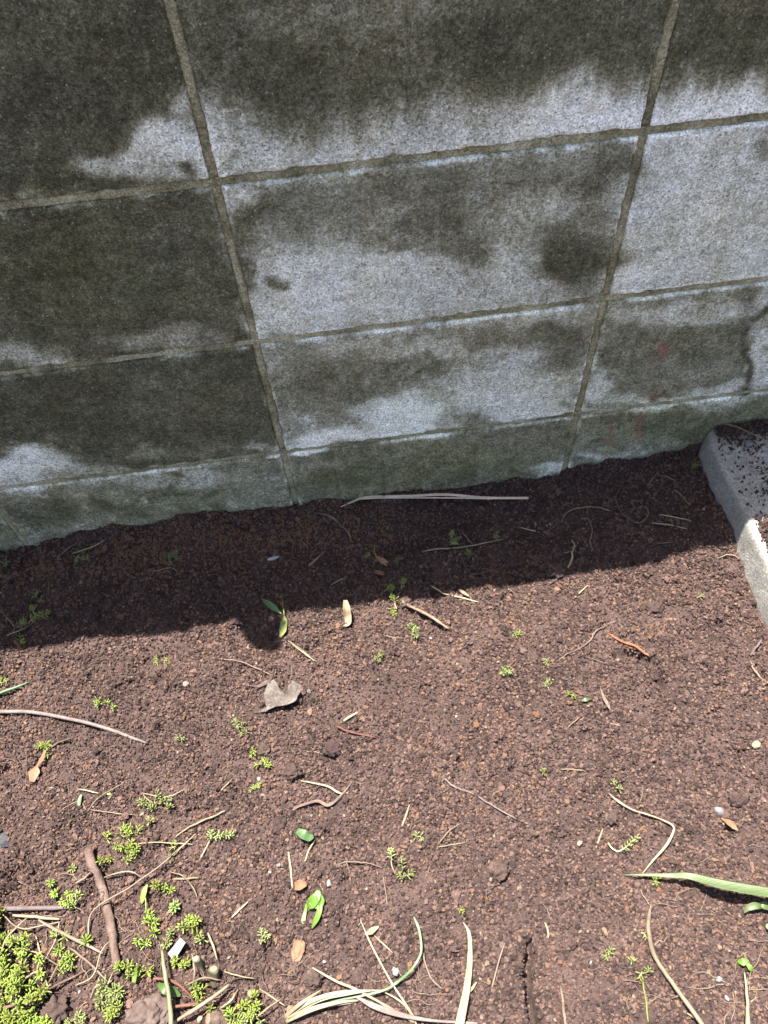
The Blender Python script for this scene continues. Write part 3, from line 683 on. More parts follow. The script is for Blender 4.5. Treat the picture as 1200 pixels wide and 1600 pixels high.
# ------------------------------------------------------------------ cut stumps (bark and cut face)
def stump(label, px, py, tipx, tipy, lift, d, mat):
    a = ground(px, py, -.004); b_ = ground(tipx, tipy, lift/1000.0)
    t = empty('cut_stem', a, label, 'stump')
    S = spline([a, (a+b_)/2+Vector((.001, .001, 0)), b_], 5); mb = MB(); mb.add(*sweep(S, [d*1.08/1000, d/1000], [d*.95/1000, d*.82/1000], 12, rough=.55, seed=px)); mb.build('bark', mat, t)
    d_ = (S[-1]-S[-2]).normalized(); mb = MB(); mb.add(*sweep([S[-1]-d_*.0008, S[-1]+d_*.0007, S[-1]+d_*.0011], [d*.84/1000, d*.84/1000, d*.6/1000], [d*.68/1000, d*.68/1000, d*.5/1000], 12)); mb.build('cut_face', 'cutwood', t)
stump('stubby grey cut stem standing beside the white shard', 316, 1518, 306, 1498, 19, 8, 'greenstump')
stump('pale green cut stem standing upright beside a thinner one', 336, 1538, 334, 1514, 20, 10, 'greenstump')
stump('thick cut woody stem with round pale end among dry straw', 352, 1598, 325, 1592, 14, 13, 'twig')
stump('thin cut woody stub with pale end beside the thick one', 318, 1606, 312, 1592, 12, 7, 'twig')
stump('short cut stub at the straw bundle root', 398, 1552, 390, 1553, 8, 7, 'greenstump')

# ------------------------------------------------------------------ long stems and sticks
stick('brown_stick', 'thick brown woody stick lying among stonecrop and straw', 'stick', 'twig', [(137, 1328, 4), (147, 1356, 4), (157, 1382, 3.5), (170, 1427, 3), (177, 1473, 3), (184, 1522, 4)], [10.5, 9.5, 9, 9.5, 8.5, 7.5], rough=.35, nseg=12, wob=.0015, base=.004, extra=[([(160, 1395, 3), (158, 1408, 4)], 6)])
stick('curved_stem', 'long smooth grey-mauve curved stem on sunlit soil', 'stem', 'greystem', [(-40, 1109, 3), (0, 1112, 3), (50, 1113, 3), (117, 1125, 2.5), (167, 1138, 2), (207, 1153, 1), (230, 1161, 0)], [5.2, 5, 4.6, 4.2, 2.5], rough=.12, nseg=10, wob=.0004, extra=[([(40, 1113, 2), (41, 1121, 0)], 1.6), ([(205, 1153, 1), (203, 1163, 0)], 1.2)])
stick('green_stalk', 'short thick green stalk poking in over sunlit soil', 'stalk', 'greendark', [(-30, 1098, 6), (0, 1083, 5), (25, 1074, 4), (47, 1065, 2)], [5, 4.5, 3.5, 1], wob=0, rough=.08, nseg=10)
stick('horizontal_stem', 'straight grey dry stem lying by the stonecrop carpet', 'stem', 'greystem', [(7, 1420, 2), (50, 1419, 3), (107, 1418, 2)], [5, 5, 4.4], rough=.2, nseg=9)
stick('arching_white_stalk', 'long thin whitish stem arching over the brown stick', 'stem', 'strawpale', [(138, 1469, 2), (140, 1434, 6), (157, 1413, 12), (200, 1388, 13), (253, 1350, 9), (280, 1326, 5), (304, 1305, 1)], [2.2, 2, 1.8, 1.5, 1.1], wob=.0006, rough=.1)
stick('dark_brown_twig', 'dark brown straight twig lying across the stonecrop carpet', 'twig', 'twig', [(-10, 1579, 10), (25, 1569, 10), (53, 1557, 8), (95, 1536, 6), (135, 1516, 2)], [3.4, 3, 2.6, 1.6])
stick('grey_twig', 'thin grey wavy twig alone on open sunlit soil', 'twig', 'greystem', [(695, 1217, 1), (706, 1227, 1), (717, 1232, 1.5), (733, 1237, 1.5), (750, 1247, 1), (767, 1257, 1), (807, 1280, .5)], [2.2, 2.4, 2, 1.4], rough=.2)
stick('red_brown_twig', 'short straight red-brown twig above the round clod', 'twig', 'deadleaf', [(526, 1135, 1), (545, 1143, 1.5), (587, 1153, .5)], [2.8, 3, 1.5])
stick('orange_stem', 'bright orange dry stem beside a crack in the soil', 'stem', 'orange', [(950, 990, 1), (973, 1003, 2.5), (995, 1011, 2), (1018, 1024, 1)], [1.5, 3.2, 3.6, 2], rough=.3)
stick('broken_brown_twig', 'brown broken twig at the shadow edge with a dark gap below', 'twig', 'tanleaf', [(628, 940, 2), (640, 947, 3), (664, 962, 5), (683, 970, 5), (701, 983, 2)], [5, 4.2, 4.5, 4.5, 2.5], rough=.4)
stick('shaded_twig', 'slender tan twig lying in the wall shadow over a dark weed', 'twig', 'root', [(660, 862, 2), (680, 858, 4), (700, 857, 5), (733, 853, 5), (760, 848, 4), (787, 842, 3)], [1.6, 2.4, 2.8, 2.4, 1.4], rough=.25)
stick('short_shaded_twig', 'short pale twig in the shadow left of the curled leaf', 'twig', 'root', [(517, 914, 1), (530, 907, 2), (542, 901, 2)], [1.6, 2.4, 2.2])
stick('dark_root', 'dark knobbly root in shadow below the long straw', 'root', 'darkroot', [(490, 801, 2), (505, 803, 4), (520, 809, 4), (533, 821, 4), (545, 833, 2), (549, 848, 0)], [3, 4, 4, 3, 2], rough=.4)
stick('looping_root', 'dark root curling in a loop in shadow near the kerb', 'root', 'darkroot', [(968, 763, 1), (962, 777, 2), (965, 790, 3), (972, 802, 3), (985, 812, 3), (998, 817, 2), (1010, 809, 3), (1013, 800, 5), (1009, 791, 6)], [1.5, 1.9, 2.2, 2, 1.3], rough=.3)
stick('arched_root', 'thin pale arching root in the shadow right of the long straw', 'root', 'straw', [(877, 818, 0), (882, 805, 4), (893, 796, 6), (917, 792, 7), (936, 793, 5), (953, 798, 1)], [1, 1.3, 1.4, 1.0], rough=.2, extra=[([(918, 792, 6), (919, 804, 1)], 1.0)])
stick('knotted_root', 'thin brown knotted root hanging down the shaded soil', 'root', 'root', [(907, 811, 0), (918, 810, 1), (924, 822, 2), (925, 834, 2), (922, 847, 2), (926, 858, 1), (927, 864, 0)], [1, 1.5, 1.7, 1.2], rough=.4)
stick('white_root', 'thick white crooked root in the wall shadow', 'root', 'strawpale', [(892, 843, 1), (898, 852, 2), (894, 863, 3), (894, 873, 3), (887, 887, 1)], [1.5, 2.4, 2.6, 3.4, 3.0], rough=.5, extra=[([(881, 865, 1), (894, 862, 2)], 1.2)])
stick('brown_shaded_twig', 'dull brown twig in shadow near the kerb foot', 'twig', 'twig', [(1013, 855, 1), (1030, 849, 2), (1057, 847, 1)], [2, 2.6, 1.6])
stick('rising_root', 'long thin brown root lying in shadow right of the dark weed', 'root', 'darkroot', [(730, 900, 1), (755, 895, 2), (775, 889, 2), (797, 882, 1)], [1.4, 1.8, 1.2])
stick('branching_root', 'pale branching root zigzagging across sunlit soil', 'root', 'root', [(872, 1033, .5), (884, 1023, 2), (897, 1017, 1), (911, 1010, 1.5), (923, 1000, 2), (928, 990, 2), (934, 984, 2), (947, 978, 1.5), (963, 970, .5)], [1.3, 1.7, 2.2, 2, 1.1], rough=.4, extra=[([(923, 999, 1), (918, 991, 1)], 1.2), ([(917, 1027, .5), (933, 1032, 1.5), (951, 1037, .5)], 1.4), ([(925, 1032, 1), (928, 1045, .5)], 1.2)])
stick('dark_curved_root', 'dark thin root curving above the bark scrap', 'root', 'root', [(331, 1028, .5), (352, 1030, 1), (377, 1034, 2), (403, 1045, 2), (427, 1056, 1)], [1.1, 1.4, 1.7, 1.2], rough=.3, extra=[([(428, 1055, 1), (431, 1049, 2), (428, 1040, 2)], 1.2)])
stick('kerb_foot_root', 'pinkish root curling along the foot of the kerb', 'root', 'root', [(1172, 1033, 1), (1177, 1045, 3), (1186, 1056, 3), (1199, 1064, 2), (1215, 1068, 1)], [1.4, 2.6, 2.4, 2], rough=.2)
stick('kerb_foot_twig', 'short grey twig leaning at the foot of the kerb', 'twig', 'greystem', [(1173, 1024, 1), (1181, 1012, 5), (1190, 1000, 8)], [2.6, 2.8, 2.4])
stick('long_pale_stem', 'long pale curved stem with pinkish tip on sunlit soil', 'stem', 'dryblade', [(1018, 1412, 1), (1014, 1432, 2), (1013, 1453, 3), (1020, 1487, 4), (1033, 1511, 4), (1047, 1531, 5), (1073, 1567, 7), (1098, 1602, 9), (1115, 1630, 9)], [1.5, 4.2, 5, 4.6, 4.4, 4.4, 4.6, 5], rough=.12, nseg=10, wob=.0003, extra=[([(1060, 1556, 3), (1050, 1560, 1)], 2), ([(1085, 1590, 5), (1073, 1583, 2)], 3.2)])
stick('forked_pale_root', 'fine pale root with forked tips beside the long pale stem', 'root', 'root', [(1022, 1478, 1), (1030, 1470, 2), (1036, 1472, 2), (1043, 1463, 1)], 1.4, extra=[([(1034, 1471, 2), (1041, 1476, 1)], 1)])
stick('pointed_twig', 'dark thin twig tip behind the orange-brown torn leaf', 'twig', 'twig', [(80, 1168, 3), (92, 1160, 3), (112, 1153, 2)], [2.8, 2.2, 1.2])
stick('long_tan_twig', 'long straight tan twig slanting above a stonecrop sprig', 'twig', 'straw', [(273, 1309, 1), (290, 1296, 2), (310, 1285, 3), (330, 1277, 3), (352, 1267, 1)], [1.4, 2.2, 2.2, 1.4], rough=.25)
stick('bowed_straw_stem', 'bowed pale stem joining the stonecrop tufts', 'stem', 'strawpale', [(222, 1239, 1), (240, 1243, 3), (260, 1245, 3), (276, 1240, 2), (291, 1231, 1)], [1.2, 1.8, 1.4, .9], rough=.2)
stick('crossing_stem', 'thin tan stem crossing below the stonecrop tufts', 'stem', 'straw', [(217, 1319, 2), (245, 1316, 4), (275, 1318, 3), (302, 1320, 1)], [1.2, 1.6, 1.0])
stick('slanting_stem', 'thin pale stem slanting from stonecrop towards the stick', 'stem', 'strawpale', [(255, 1350, 2), (275, 1332, 3), (293, 1315, 4), (305, 1303, 3)], [1, 1.4, 1])
stick('pale_green_stem', 'pale green upright stem beside the weathered bulb', 'stem', 'greenstump', [(253, 1486, 14), (257, 1515, 18), (262, 1552, 20), (267, 1600, 22), (269, 1630, 20)], [3, 4.5, 4.8, 4.6])
stick('cream_stem', 'thick cream stem rising from straw towards the cut stubs', 'stem', 'strawpale', [(262, 1604, 8), (300, 1580, 14), (330, 1560, 16), (358, 1539, 10)], [3.4, 4, 4, 3])
stick('bent_red_stalk', 'reddish brown bent stem under the cut stems', 'stem', 'deadleaf', [(240, 1530, 6), (262, 1530, 10), (285, 1543, 9), (302, 1561, 4)], [2.6, 3.2, 3, 2])
stick('lying_red_stalk', 'dark red stem lying flat below the cut stems', 'stem', 'deadleaf', [(262, 1575, 8), (290, 1571, 9), (320, 1566, 6)], [3.4, 3.4, 2])
stick('bottom_pale_stalk', 'pale upright stalk rising through the root tangle', 'stalk', 'straw', [(1163, 1520, 2), (1166, 1540, 6), (1168, 1570, 9), (1168, 1604, 12), (1168, 1630, 12)], [1.4, 2.4, 4, 7])
stick('short_green_stalk', 'thin green stalk standing among fine roots', 'stalk', 'yellowgreen', [(1002, 1521, 2), (1006, 1545, 3), (1010, 1572, 3), (1013, 1598, 1)], [1.2, 1.8, 2, 1.4])
stick('tan_split_twig', 'tan twig with a side rootlet beside the long crack', 'twig', 'root', [(876, 1540, 1), (879, 1562, 2), (881, 1585, 2), (886, 1612, 2)], [1.5, 2.6, 3, 2.6], rough=.35, extra=[([(877, 1548, 1), (893, 1554, .5)], 1)])
stick('upright_pale_stick', 'thin whitish stick left of the torn lime leaf', 'stick', 'strawpale', [(451, 1331, 1), (454, 1358, 2), (457, 1388, 1)], [2.4, 2.6, 2.2], rough=.15)
stick('fine_root_arc', 'tan root arc above a hollow near paired stonecrop sprigs', 'root', 'root', [(524, 1352, .5), (540, 1347, 3), (560, 1347, 4), (580, 1350, 3), (597, 1356, .5)], [1, 1.6, 1.5, 1], rough=.3, extra=[([(541, 1348, 3), (546, 1361, 1), (549, 1378, 0)], 1.5)])

# ------------------------------------------------------------------ straws and dry blades
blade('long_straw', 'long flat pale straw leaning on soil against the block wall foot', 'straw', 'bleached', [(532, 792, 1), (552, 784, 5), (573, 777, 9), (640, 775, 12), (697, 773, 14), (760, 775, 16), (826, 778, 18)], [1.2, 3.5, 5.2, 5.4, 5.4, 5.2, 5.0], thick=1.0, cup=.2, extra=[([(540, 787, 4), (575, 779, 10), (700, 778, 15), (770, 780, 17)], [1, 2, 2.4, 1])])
blade('broad_dry_blade', 'broad bleached dry grass blade lying on sunlit soil', 'straw', 'dryblade', [(724, 1441, 1), (733, 1460, 3), (734, 1500, 6), (729, 1545, 9), (720, 1590, 12), (712, 1630, 14)], [1.0, 4.5, 7.0, 8.5, 10.5, 11], thick=.7, cup=.25, twist=[0, 18, 12, 8], extra=[([(745, 1534, 3), (738, 1544, 5), (731, 1552, 8)], [1, 3, 2])])
blade('kinked_stalk', 'kinked dry pale stalk bent in a corner near the grass blade', 'straw', 'strawpale', [(951, 1239, 1), (966, 1252, 3), (990, 1266, 5), (1010, 1272, 5), (1035, 1281, 5), (1051, 1290, 5), (1052, 1300, 5), (1041, 1321, 5), (1020, 1345, 3), (1003, 1366, 1)], [.8, 3.6, 2.2, 2.4, 2.2, 2.8, 3, 3.4, 2.6, 1.2], thick=1.2, cup=.15)
blade('straw_loop', 'broken straw folded back on itself beside soil crumbs', 'straw', 'strawpale', [(470, 1220, 1), (492, 1224, 3), (513, 1229, 4), (526, 1237, 5), (536, 1241, 4)], [1.2, 2.2, 2.8, 3, 2], thick=1.4)
blade('twisted_dry_leaf', 'twisted brown dry leaf strip hooked to a broken straw', 'leaf', 'root', [(551, 1220, 1), (543, 1231, 3), (530, 1245, 5), (513, 1258, 5), (497, 1252, 5), (480, 1256, 4), (463, 1262, 3), (449, 1276, 1)], [1, 2, 2.6, 4.2, 4.6, 4.8, 3, 1], thick=.8, cup=.4, twist=[0, 30, -40, 30])
blade('split_straw', 'short split pale straw in shadow near a grey clod', 'straw', 'strawpale', [(483, 884, 1), (494, 874, 3), (509, 861, 2)], [3.6, 3.8, 1], thick=.6, cup=.3)
blade('kerb_straw', 'thin bent straw resting on soil atop the kerb end', 'straw', 'straw', [(1060, 664, 30), (1108, 660, 52), (1147, 665, 64), (1172, 677, 66), (1204, 692, 66)], [.8, 2, 2.4, 2.6, 2], thick=1.0, cup=.2)
blade('short_cream_straw', 'short thick cream straw piece above the red-brown twig', 'straw', 'strawpale', [(533, 1129, 1), (545, 1121, 2), (559, 1113, 1)], [3.2, 3.6, 3.4], thick=2.0)
blade('pink_straw', 'pinkish leaning straw flake on open soil', 'straw', 'root', [(640, 1257, 2), (635, 1272, 2), (628, 1291, 1)], [1.2, 3.2, 2.4], thick=.8)
blade('leaning_straw', 'tan straw sliver left of a small stonecrop seedling', 'straw', 'straw', [(942, 1295, 2), (936, 1312, 2), (931, 1325, 1)], [2, 2.6, 1.6], thick=.8)
blade('arched_dark_blade', 'dark green grass blade arching across to the straw bundle', 'grass', 'greendark', [(646, 1432, 2), (653, 1447, 6), (657, 1465, 9), (658, 1487, 11), (650, 1505, 12), (638, 1520, 12), (620, 1535, 11), (600, 1547, 10), (560, 1557, 8), (500, 1567, 4)], [1.2, 3.2, 3, 2.6, 2.6, 3, 3, 2.6, 2.2, 1.4], thick=.5, cup=.25)
blade('green_grass_blade', 'broad fresh green grass blade with pale midrib', 'grass', 'grassblade', [(975, 1367, 2), (1010, 1367, 9), (1045, 1368, 16), (1077, 1369, 21), (1120, 1380, 27), (1160, 1388, 30), (1210, 1396, 30), (1250, 1402, 26)], [.8, 3.2, 5.2, 8.5, 12, 13, 13, 12.5], thick=.4, cup=.13, twist=[0, 0, 14, 10])
blade('long_thin_straw', 'long thin straw running down into the straw bundle', 'straw', 'strawpale', [(563, 1437, 1), (575, 1465, 3), (587, 1490, 4), (613, 1537, 7), (632, 1566, 6), (649, 1592, 3)], [1, 2, 2.2, 2.2, 2], thick=1.0)
blade('tan_bract', 'small tan bract with a straw tip on sunlit soil', 'leaf', 'tanleaf', [(570, 1460, 1), (580, 1455, 4), (592, 1447, 2)], [2, 8, 2.5], thick=.6, cup=.3, extra=[([(585, 1462, 2), (600, 1476, 3), (614, 1489, 1)], [1, 1.6, 1])])
blade('leaning_thin_straw', 'thin straw leaning near the broad bleached blade', 'straw', 'straw', [(789, 1473, 2), (780, 1500, 4), (768, 1546, 1)], [1, 1.8, 2], thick=1.0)
# bundle: every straw of the sheaf fans from one root end, so it is one thing with its straws as parts
root = ground(446, 1592, .004)
bun = empty('straw_bundle', root, 'sheaf of bleached straws fanning out across the soil at its root end', 'straw bundle')
for i, (pts, w, mt) in enumerate([([(446, 1592, 3), (480, 1567, 9), (530, 1551, 12), (598, 1547, 8)], [5, 5, 3.6, 1], 'strawpale'), ([(447, 1594, 4), (490, 1576, 9), (530, 1566, 9), (560, 1563, 5)], [6, 5, 3.4, 1.4], 'straw'),
        ([(444, 1590, 4), (470, 1568, 10), (503, 1546, 6)], [4, 4, 1.4], 'strawpale'), ([(449, 1590, 6), (500, 1563, 12), (545, 1553, 12), (580, 1548, 9)], [3, 3, 2.6, 1], 'straw'),
        ([(446, 1594, 2), (478, 1578, 6), (510, 1572, 6), (556, 1566, 2)], [5, 4.4, 3, 1], 'strawpale'), ([(488, 1512, 4), (525, 1533, 9), (556, 1546, 9), (604, 1572, 6), (648, 1598, 4)], [1.6, 2.6, 2.6, 2.4, 2], 'straw'),
        ([(556, 1557, 8), (580, 1570, 8), (607, 1580, 8), (640, 1589, 8), (680, 1595, 6), (746, 1599, 4)], [2, 5.5, 6, 4, 2.6, 2], 'greystem'), ([(598, 1549, 4), (622, 1562, 6), (640, 1580, 5), (652, 1604, 3)], [1, 2, 2, 1.6], 'strawpale')]):
    mb = MB(); mb.add(*sweep(over(gpath(pts, .002, 6), .0008), [x/1000 for x in w], [min(x*.35, 1.3)/1000 for x in w], 8, 0, .15)); mb.build('straw', mt, bun)
# loose straws among the stonecrop
LS = [([(20, 1430, 4), (55, 1433, 6), (93, 1436, 3)], 3.4, 'flat pale straw beside the grey dry stem'), ([(60, 1438, 6), (110, 1464, 8), (164, 1491, 3)], 3.6, 'long cream straw running under the brown stick'),
      ([(110, 1482, 4), (140, 1505, 7), (170, 1536, 3)], 2.6, 'pale straw running down beside the brown stick'), ([(76, 1535, 2), (92, 1506, 6), (108, 1480, 4)], 2.0, 'thin straw slanting out of the stonecrop carpet'),
      ([(33, 1532, 8), (50, 1522, 10), (67, 1511, 6)], 2.4, 'short cream straw lying on the stonecrop carpet'), ([(0, 1505, 10), (8, 1470, 14), (30, 1445, 10), (43, 1434, 5)], 2.4, 'bent tan straw at the carpet margin'),
      ([(118, 1540, 4), (145, 1525, 8), (158, 1487, 10), (172, 1470, 6)], 1.6, 'fine arching stem beside the lower stick end'), ([(67, 1518, 3), (76, 1545, 5), (86, 1567, 2)], 2.2, 'crooked white straw below the carpet stems'),
      ([(160, 1372, 3), (180, 1365, 7), (205, 1362, 8), (222, 1372, 2)], 1.8, 'bowed tan stem right of the brown stick'), ([(118, 1380, 2), (132, 1372, 4), (142, 1362, 2)], 2.6, 'tan stem end touching the brown stick'),
      ([(266, 1362, 3), (285, 1368, 8), (300, 1385, 8), (308, 1402, 3)], 1.7, 'wiry tan stem hooked over stonecrop'), ([(270, 1374, 2), (290, 1373, 3), (311, 1371, 1)], 2.8, 'short grey twig stub above the stonecrop sprigs'),
      ([(362, 1434, 1), (374, 1422, 2), (388, 1409, 1)], 2.4, 'short white straw alone on open soil'), ([(325, 1458, 3), (333, 1478, 7), (340, 1501, 4)], 2.4, 'pale upright straw behind the cut stems'),
      ([(350, 1518, 3), (370, 1524, 8), (400, 1530, 3)], 1.6, 'thin pink stem trailing from the cut stem'), ([(95, 1266, 1), (123, 1252, 2), (136, 1269, 0)], 1.2, 'fine forked stem near the small green leaf'),
      ([(123, 1233, 1), (138, 1236, 2), (154, 1240, 1)], 1.8, 'white straw above the small green leaf'), ([(137, 1268, 1), (150, 1250, 3), (167, 1238, 4), (194, 1223, 1)], 1.5, 'curved tan stem above the stonecrop tufts'),
      ([(140, 1265, 1), (175, 1270, 2), (211, 1273, 1)], 1.4, 'straight thin stem leading to the stonecrop tuft'), ([(223, 1240, 1), (232, 1250, 1), (243, 1258, 1)], 1.2, 'short white stem above the stonecrop tuft'),
      ([(113, 865, 2), (135, 858, 4), (150, 852, 4), (164, 842, 2)], 2.2, 'pale dry stem in shadow near the wall foot'), ([(90, 871, 1), (105, 858, 3), (123, 846, 2)], 1.3, 'thin grey stem beside the pale dry stem'),
      ([(116, 888, 0), (120, 874, 2), (126, 861, 2)], 1.2, 'fine stem rising beside a shaded sprig'), ([(75, 893, 1), (76, 912, 2), (76, 931, 1)], 1.2, 'fine straight stem lying in shadow'),
      ([(236, 894, 0), (255, 889, 3), (268, 887, 4), (279, 895, 1)], 1.5, 'tangled dry stem below paired shaded sprigs'), ([(251, 898, 0), (262, 900, 2), (273, 903, 0)], 1.5, 'second stem of the tangle below paired sprigs'),
      ([(0, 953, 6), (14, 969, 6), (29, 985, 1)], 1.2, 'pale stem crossing the shaded stonecrop'), ([(722, 831, 4), (730, 841, 3), (739, 851, 1)], 1.7, 'white straw above the slender shaded twig'),
      ([(1027, 743, 1), (1043, 745, 3), (1059, 754, 1)], 1.3, 'curved pale stem in shadow near the wall'), ([(1013, 758, 0), (1020, 748, 2), (1029, 737, 2)], 2.2, 'brown stem touching a curved pale one'),
      ([(1053, 765, 1), (1065, 774, 2), (1076, 788, 1)], 1.4, 'slanting pale straw in shadow by the kerb'), ([(1031, 804, 3), (1055, 808, 4), (1081, 814, 2)], 1.8, 'upper of two white straws near the kerb'),
      ([(1020, 817, 2), (1045, 820, 4), (1073, 826, 3)], 2.6, 'lower thicker white straw near the kerb'), ([(1043, 803, 1), (1055, 811, 2), (1068, 820, 1)], 1.2, 'thin straw crossing two white straws'),
      ([(813, 824, 1), (828, 828, 2), (844, 832, 1)], 2.2, 'short cream straw in shadow below the long straw'), ([(898, 934, 1), (908, 924, 2), (919, 914, 1)], 2.0, 'short white straw crossing the shadow edge'),
      ([(673, 915, 1), (685, 922, 3), (695, 928, 3), (722, 934, 2), (748, 941, 1)], 2.4, 'pale straw crossing the shadow edge above a reddish husk'), ([(445, 997, 1), (470, 1017, 2), (494, 1034, 1)], 1.6, 'thin straw descending from the yellow-green leaf'),
      ([(601, 993, 1), (615, 996, 2), (631, 997, 1)], 1.4, 'short horizontal straw under a stonecrop sprig'), ([(452, 1002, 1), (475, 1018, 2), (491, 1033, 1)], 1.1, 'faint straw beside a small hollow'),
      ([(345, 1236, 1), (354, 1226, 2), (363, 1217, 1)], 1.5, 'short straw left of the tan-topped clod'), ([(300, 1289, 1), (325, 1280, 2), (351, 1266, 1)], 2.0, 'straw above the lying stonecrop stem'),
      ([(477, 1346, 1), (482, 1330, 2), (492, 1312, 3)], 2.2, 'pale straw hanging from the crumpled green leaf'), ([(599, 1370, 1), (601, 1385, 1), (606, 1420, 0)], 1.4, 'thin pale root below paired stonecrop sprigs'),
      ([(877, 1202, 1), (892, 1202, 2), (912, 1204, 1)], 1.5, 'short horizontal straw on open soil'), ([(887, 1137, 1), (897, 1128, 2), (909, 1118, 1)], 1.6, 'short slanting straw below a green leaflet'),
      ([(953, 1130, 1), (960, 1132, 1), (970, 1134, 1)], 1.4, 'tiny horizontal straw below a brown leaf sliver'), ([(683, 1322, 1), (700, 1300, 3), (722, 1285, 1)], 1.4, 'fibrous root bent over open soil'),
      ([(683, 1324, 1), (705, 1320, 2), (727, 1317, 1)], 1.3, 'horizontal fibre below a bent root'), ([(556, 1452, 0), (565, 1440, 1)], 1, 'fine straw tip near the tan bract'),
      ([(851, 1441, 1), (856, 1453, 1), (857, 1466, 1)], 2.2, 'small white straw peg left of the smooth bare patch'), ([(1000, 1390, 1), (1006, 1401, 2), (1015, 1414, 1)], 1.2, 'fine brown stem above the pale stem tip'),
      ([(1123, 872, 1), (1135, 867, 3), (1147, 868, 3), (1156, 873, 1)], 1.6, 'thin arched root on sunlit soil beside the kerb'), ([(661, 1487, 2), (665, 1507, 3), (675, 1530, 2), (691, 1546, 1)], 2.2, 'pinkish root beside the dark green blade')]
LS += [([(0, 1425, 6), (30, 1450, 12), (62, 1447, 8), (95, 1440, 3)], 1.6, 'wiry tan straw above the stonecrop carpet'), ([(56, 1462, 4), (62, 1490, 7), (55, 1528, 4)], 1.5, 'thin tan straw dropping from the cream straw'),
       ([(93, 1440, 4), (86, 1470, 8), (70, 1500, 4)], 1.7, 'tan straw bent left of a stonecrop rosette'), ([(20, 1478, 14), (60, 1490, 14), (96, 1512, 4)], 1.5, 'long tan straw reaching from the carpet to open soil'), ([(150, 1575, 3), (165, 1545, 8), (176, 1520, 5)], 1.6, 'tan straw standing left of the lower stick'),
       ([(290, 1540, 8), (318, 1528, 12), (345, 1532, 6)], 2.2, 'tan straw lying over the cut stems'), ([(300, 1490, 8), (304, 1520, 12), (300, 1548, 6)], 2.2, 'tan straw hanging beside the thinner cut stem'), ([(345, 1575, 6), (362, 1562, 10), (372, 1545, 6)], 2.4, 'pale straw right of the cream stem'),
       ([(405, 1545, 4), (422, 1556, 8), (446, 1572, 5)], 2.0, 'pale straw pointing into the straw sheaf'), ([(380, 1608, 6), (412, 1580, 12), (440, 1560, 8)], 2.2, 'tan straw crossing the stonecrop clump by the sheaf')]
for pts, w, lab in LS:
    nm = [k for k in ('straw', 'stem', 'root', 'fibre', 'twig') if k in lab][0]
    mt = 'root' if nm in ('root', 'fibre') else ('strawpale' if ('white' in lab or 'pale' in lab or 'cream' in lab) else 'straw')
    if 'brown' in lab: mt = 'root'
    stick({'straw': 'straw_piece', 'stem': 'dry_stem', 'root': 'thin_root', 'fibre': 'root_fibre', 'twig': 'twig_stub'}[nm], lab, nm, mt, pts, [w*.75, w, w, w*.6], wob=.0006, rough=.2, nseg=6)

# ------------------------------------------------------------------ leaves and scraps
blade('green_leaf', 'dull green pointed leaf lying in the wall shadow', 'leaf', 'greendark', [(409, 936, 3), (418, 942, 6), (428, 950, 6), (440, 959, 3)], [1, 9.5, 10.5, 1.2], thick=.5, cup=.2, nseg=12)
blade('yellow_green_leaf', 'pale yellow-green spotted leaf hanging at the shadow edge', 'leaf', 'yellowgreen', [(440, 926, 3), (442, 945, 6), (444, 962, 7), (444, 972, 7), (442, 985, 6), (438, 996, 3)], [1, 1.2, 2, 11, 12, 2], thick=.5, cup=.25, nseg=12)
blade('curled_leaf', 'tan curled dry leaf standing at the shadow edge', 'leaf', 'tanleaf', [(539, 938, 14), (541, 950, 15), (543, 963, 12), (545, 974, 6), (538, 979, 1), (526, 979, 0)], [6, 12, 12, 9, 6, 2], thick=.7, cup=.55, twist=[20, 10, -20, -60], nseg=12)
blade('shaded_brown_leaf', 'crumpled brown dead leaf in the wall shadow with a dark stalk', 'leaf', 'deadleaf', [(585, 849, 10), (585, 862, 8), (588, 870, 7), (597, 877, 6), (606, 882, 3)], [1, 2.5, 5, 12, 8], thick=.7, cup=.4, nseg=12, twist=[0, 15, -10])
blade('small_dark_leaf', 'dark dead leaf scrap below the crumpled brown leaf', 'leaf', 'deadleaf', [(585, 893, 3), (593, 896, 5), (601, 898, 2)], [5, 9, 3], thick=.7, cup=.5)
blade('torn_orange_leaf', 'orange-brown torn leaf folded in two beside stonecrop', 'leaf', 'deadleaf', [(71, 1172, 6), (65, 1187, 9), (58, 1197, 7), (54, 1207, 6), (50, 1222, 4)], [3, 6.5, 3, 17, 7], thick=.6, cup=.25, nseg=12, twist=[10, 0, 12])
blade('reddish_leaf_scrap', 'crumpled reddish leaf scrap at the foot of a white stick', 'leaf', 'deadleaf', [(461, 1385, 2), (469, 1383, 6), (479, 1381, 3)], [9, 13, 5], thick=.7, cup=.45)
blade('torn_lime_leaf', 'bright lime leaf eaten into ragged strips', 'leaf', 'limeleaf', [(498, 1391, 4), (494, 1402, 7), (487, 1411, 6), (481, 1416, 4)], [5, 12, 14, 8], thick=.5, cup=.2, nseg=12, twist=[0, 8], extra=[([(500, 1410, 4), (499, 1424, 5), (494, 1437, 4), (487, 1451, 1)], [6, 6, 6, 1.5]), ([(480, 1412, 3), (477, 1424, 3), (474, 1438, 2), (474, 1444, 1)], [3, 3.4, 5, 1]), ([(497, 1398, 6), (501, 1408, 5), (501, 1418, 4)], [7, 9, 4], 20), ([(484, 1408, 5), (492, 1416, 6), (500, 1420, 5)], [5, 4, 2], -15)])
blade('crumpled_green_leaf', 'crumpled green leaf scrap above a dangling straw', 'leaf', 'greendark', [(464, 1298, 4), (474, 1304, 8), (482, 1308, 6), (490, 1307, 3)], [7, 14, 14, 4], thick=.5, cup=.3, twist=[0, 25, 5])
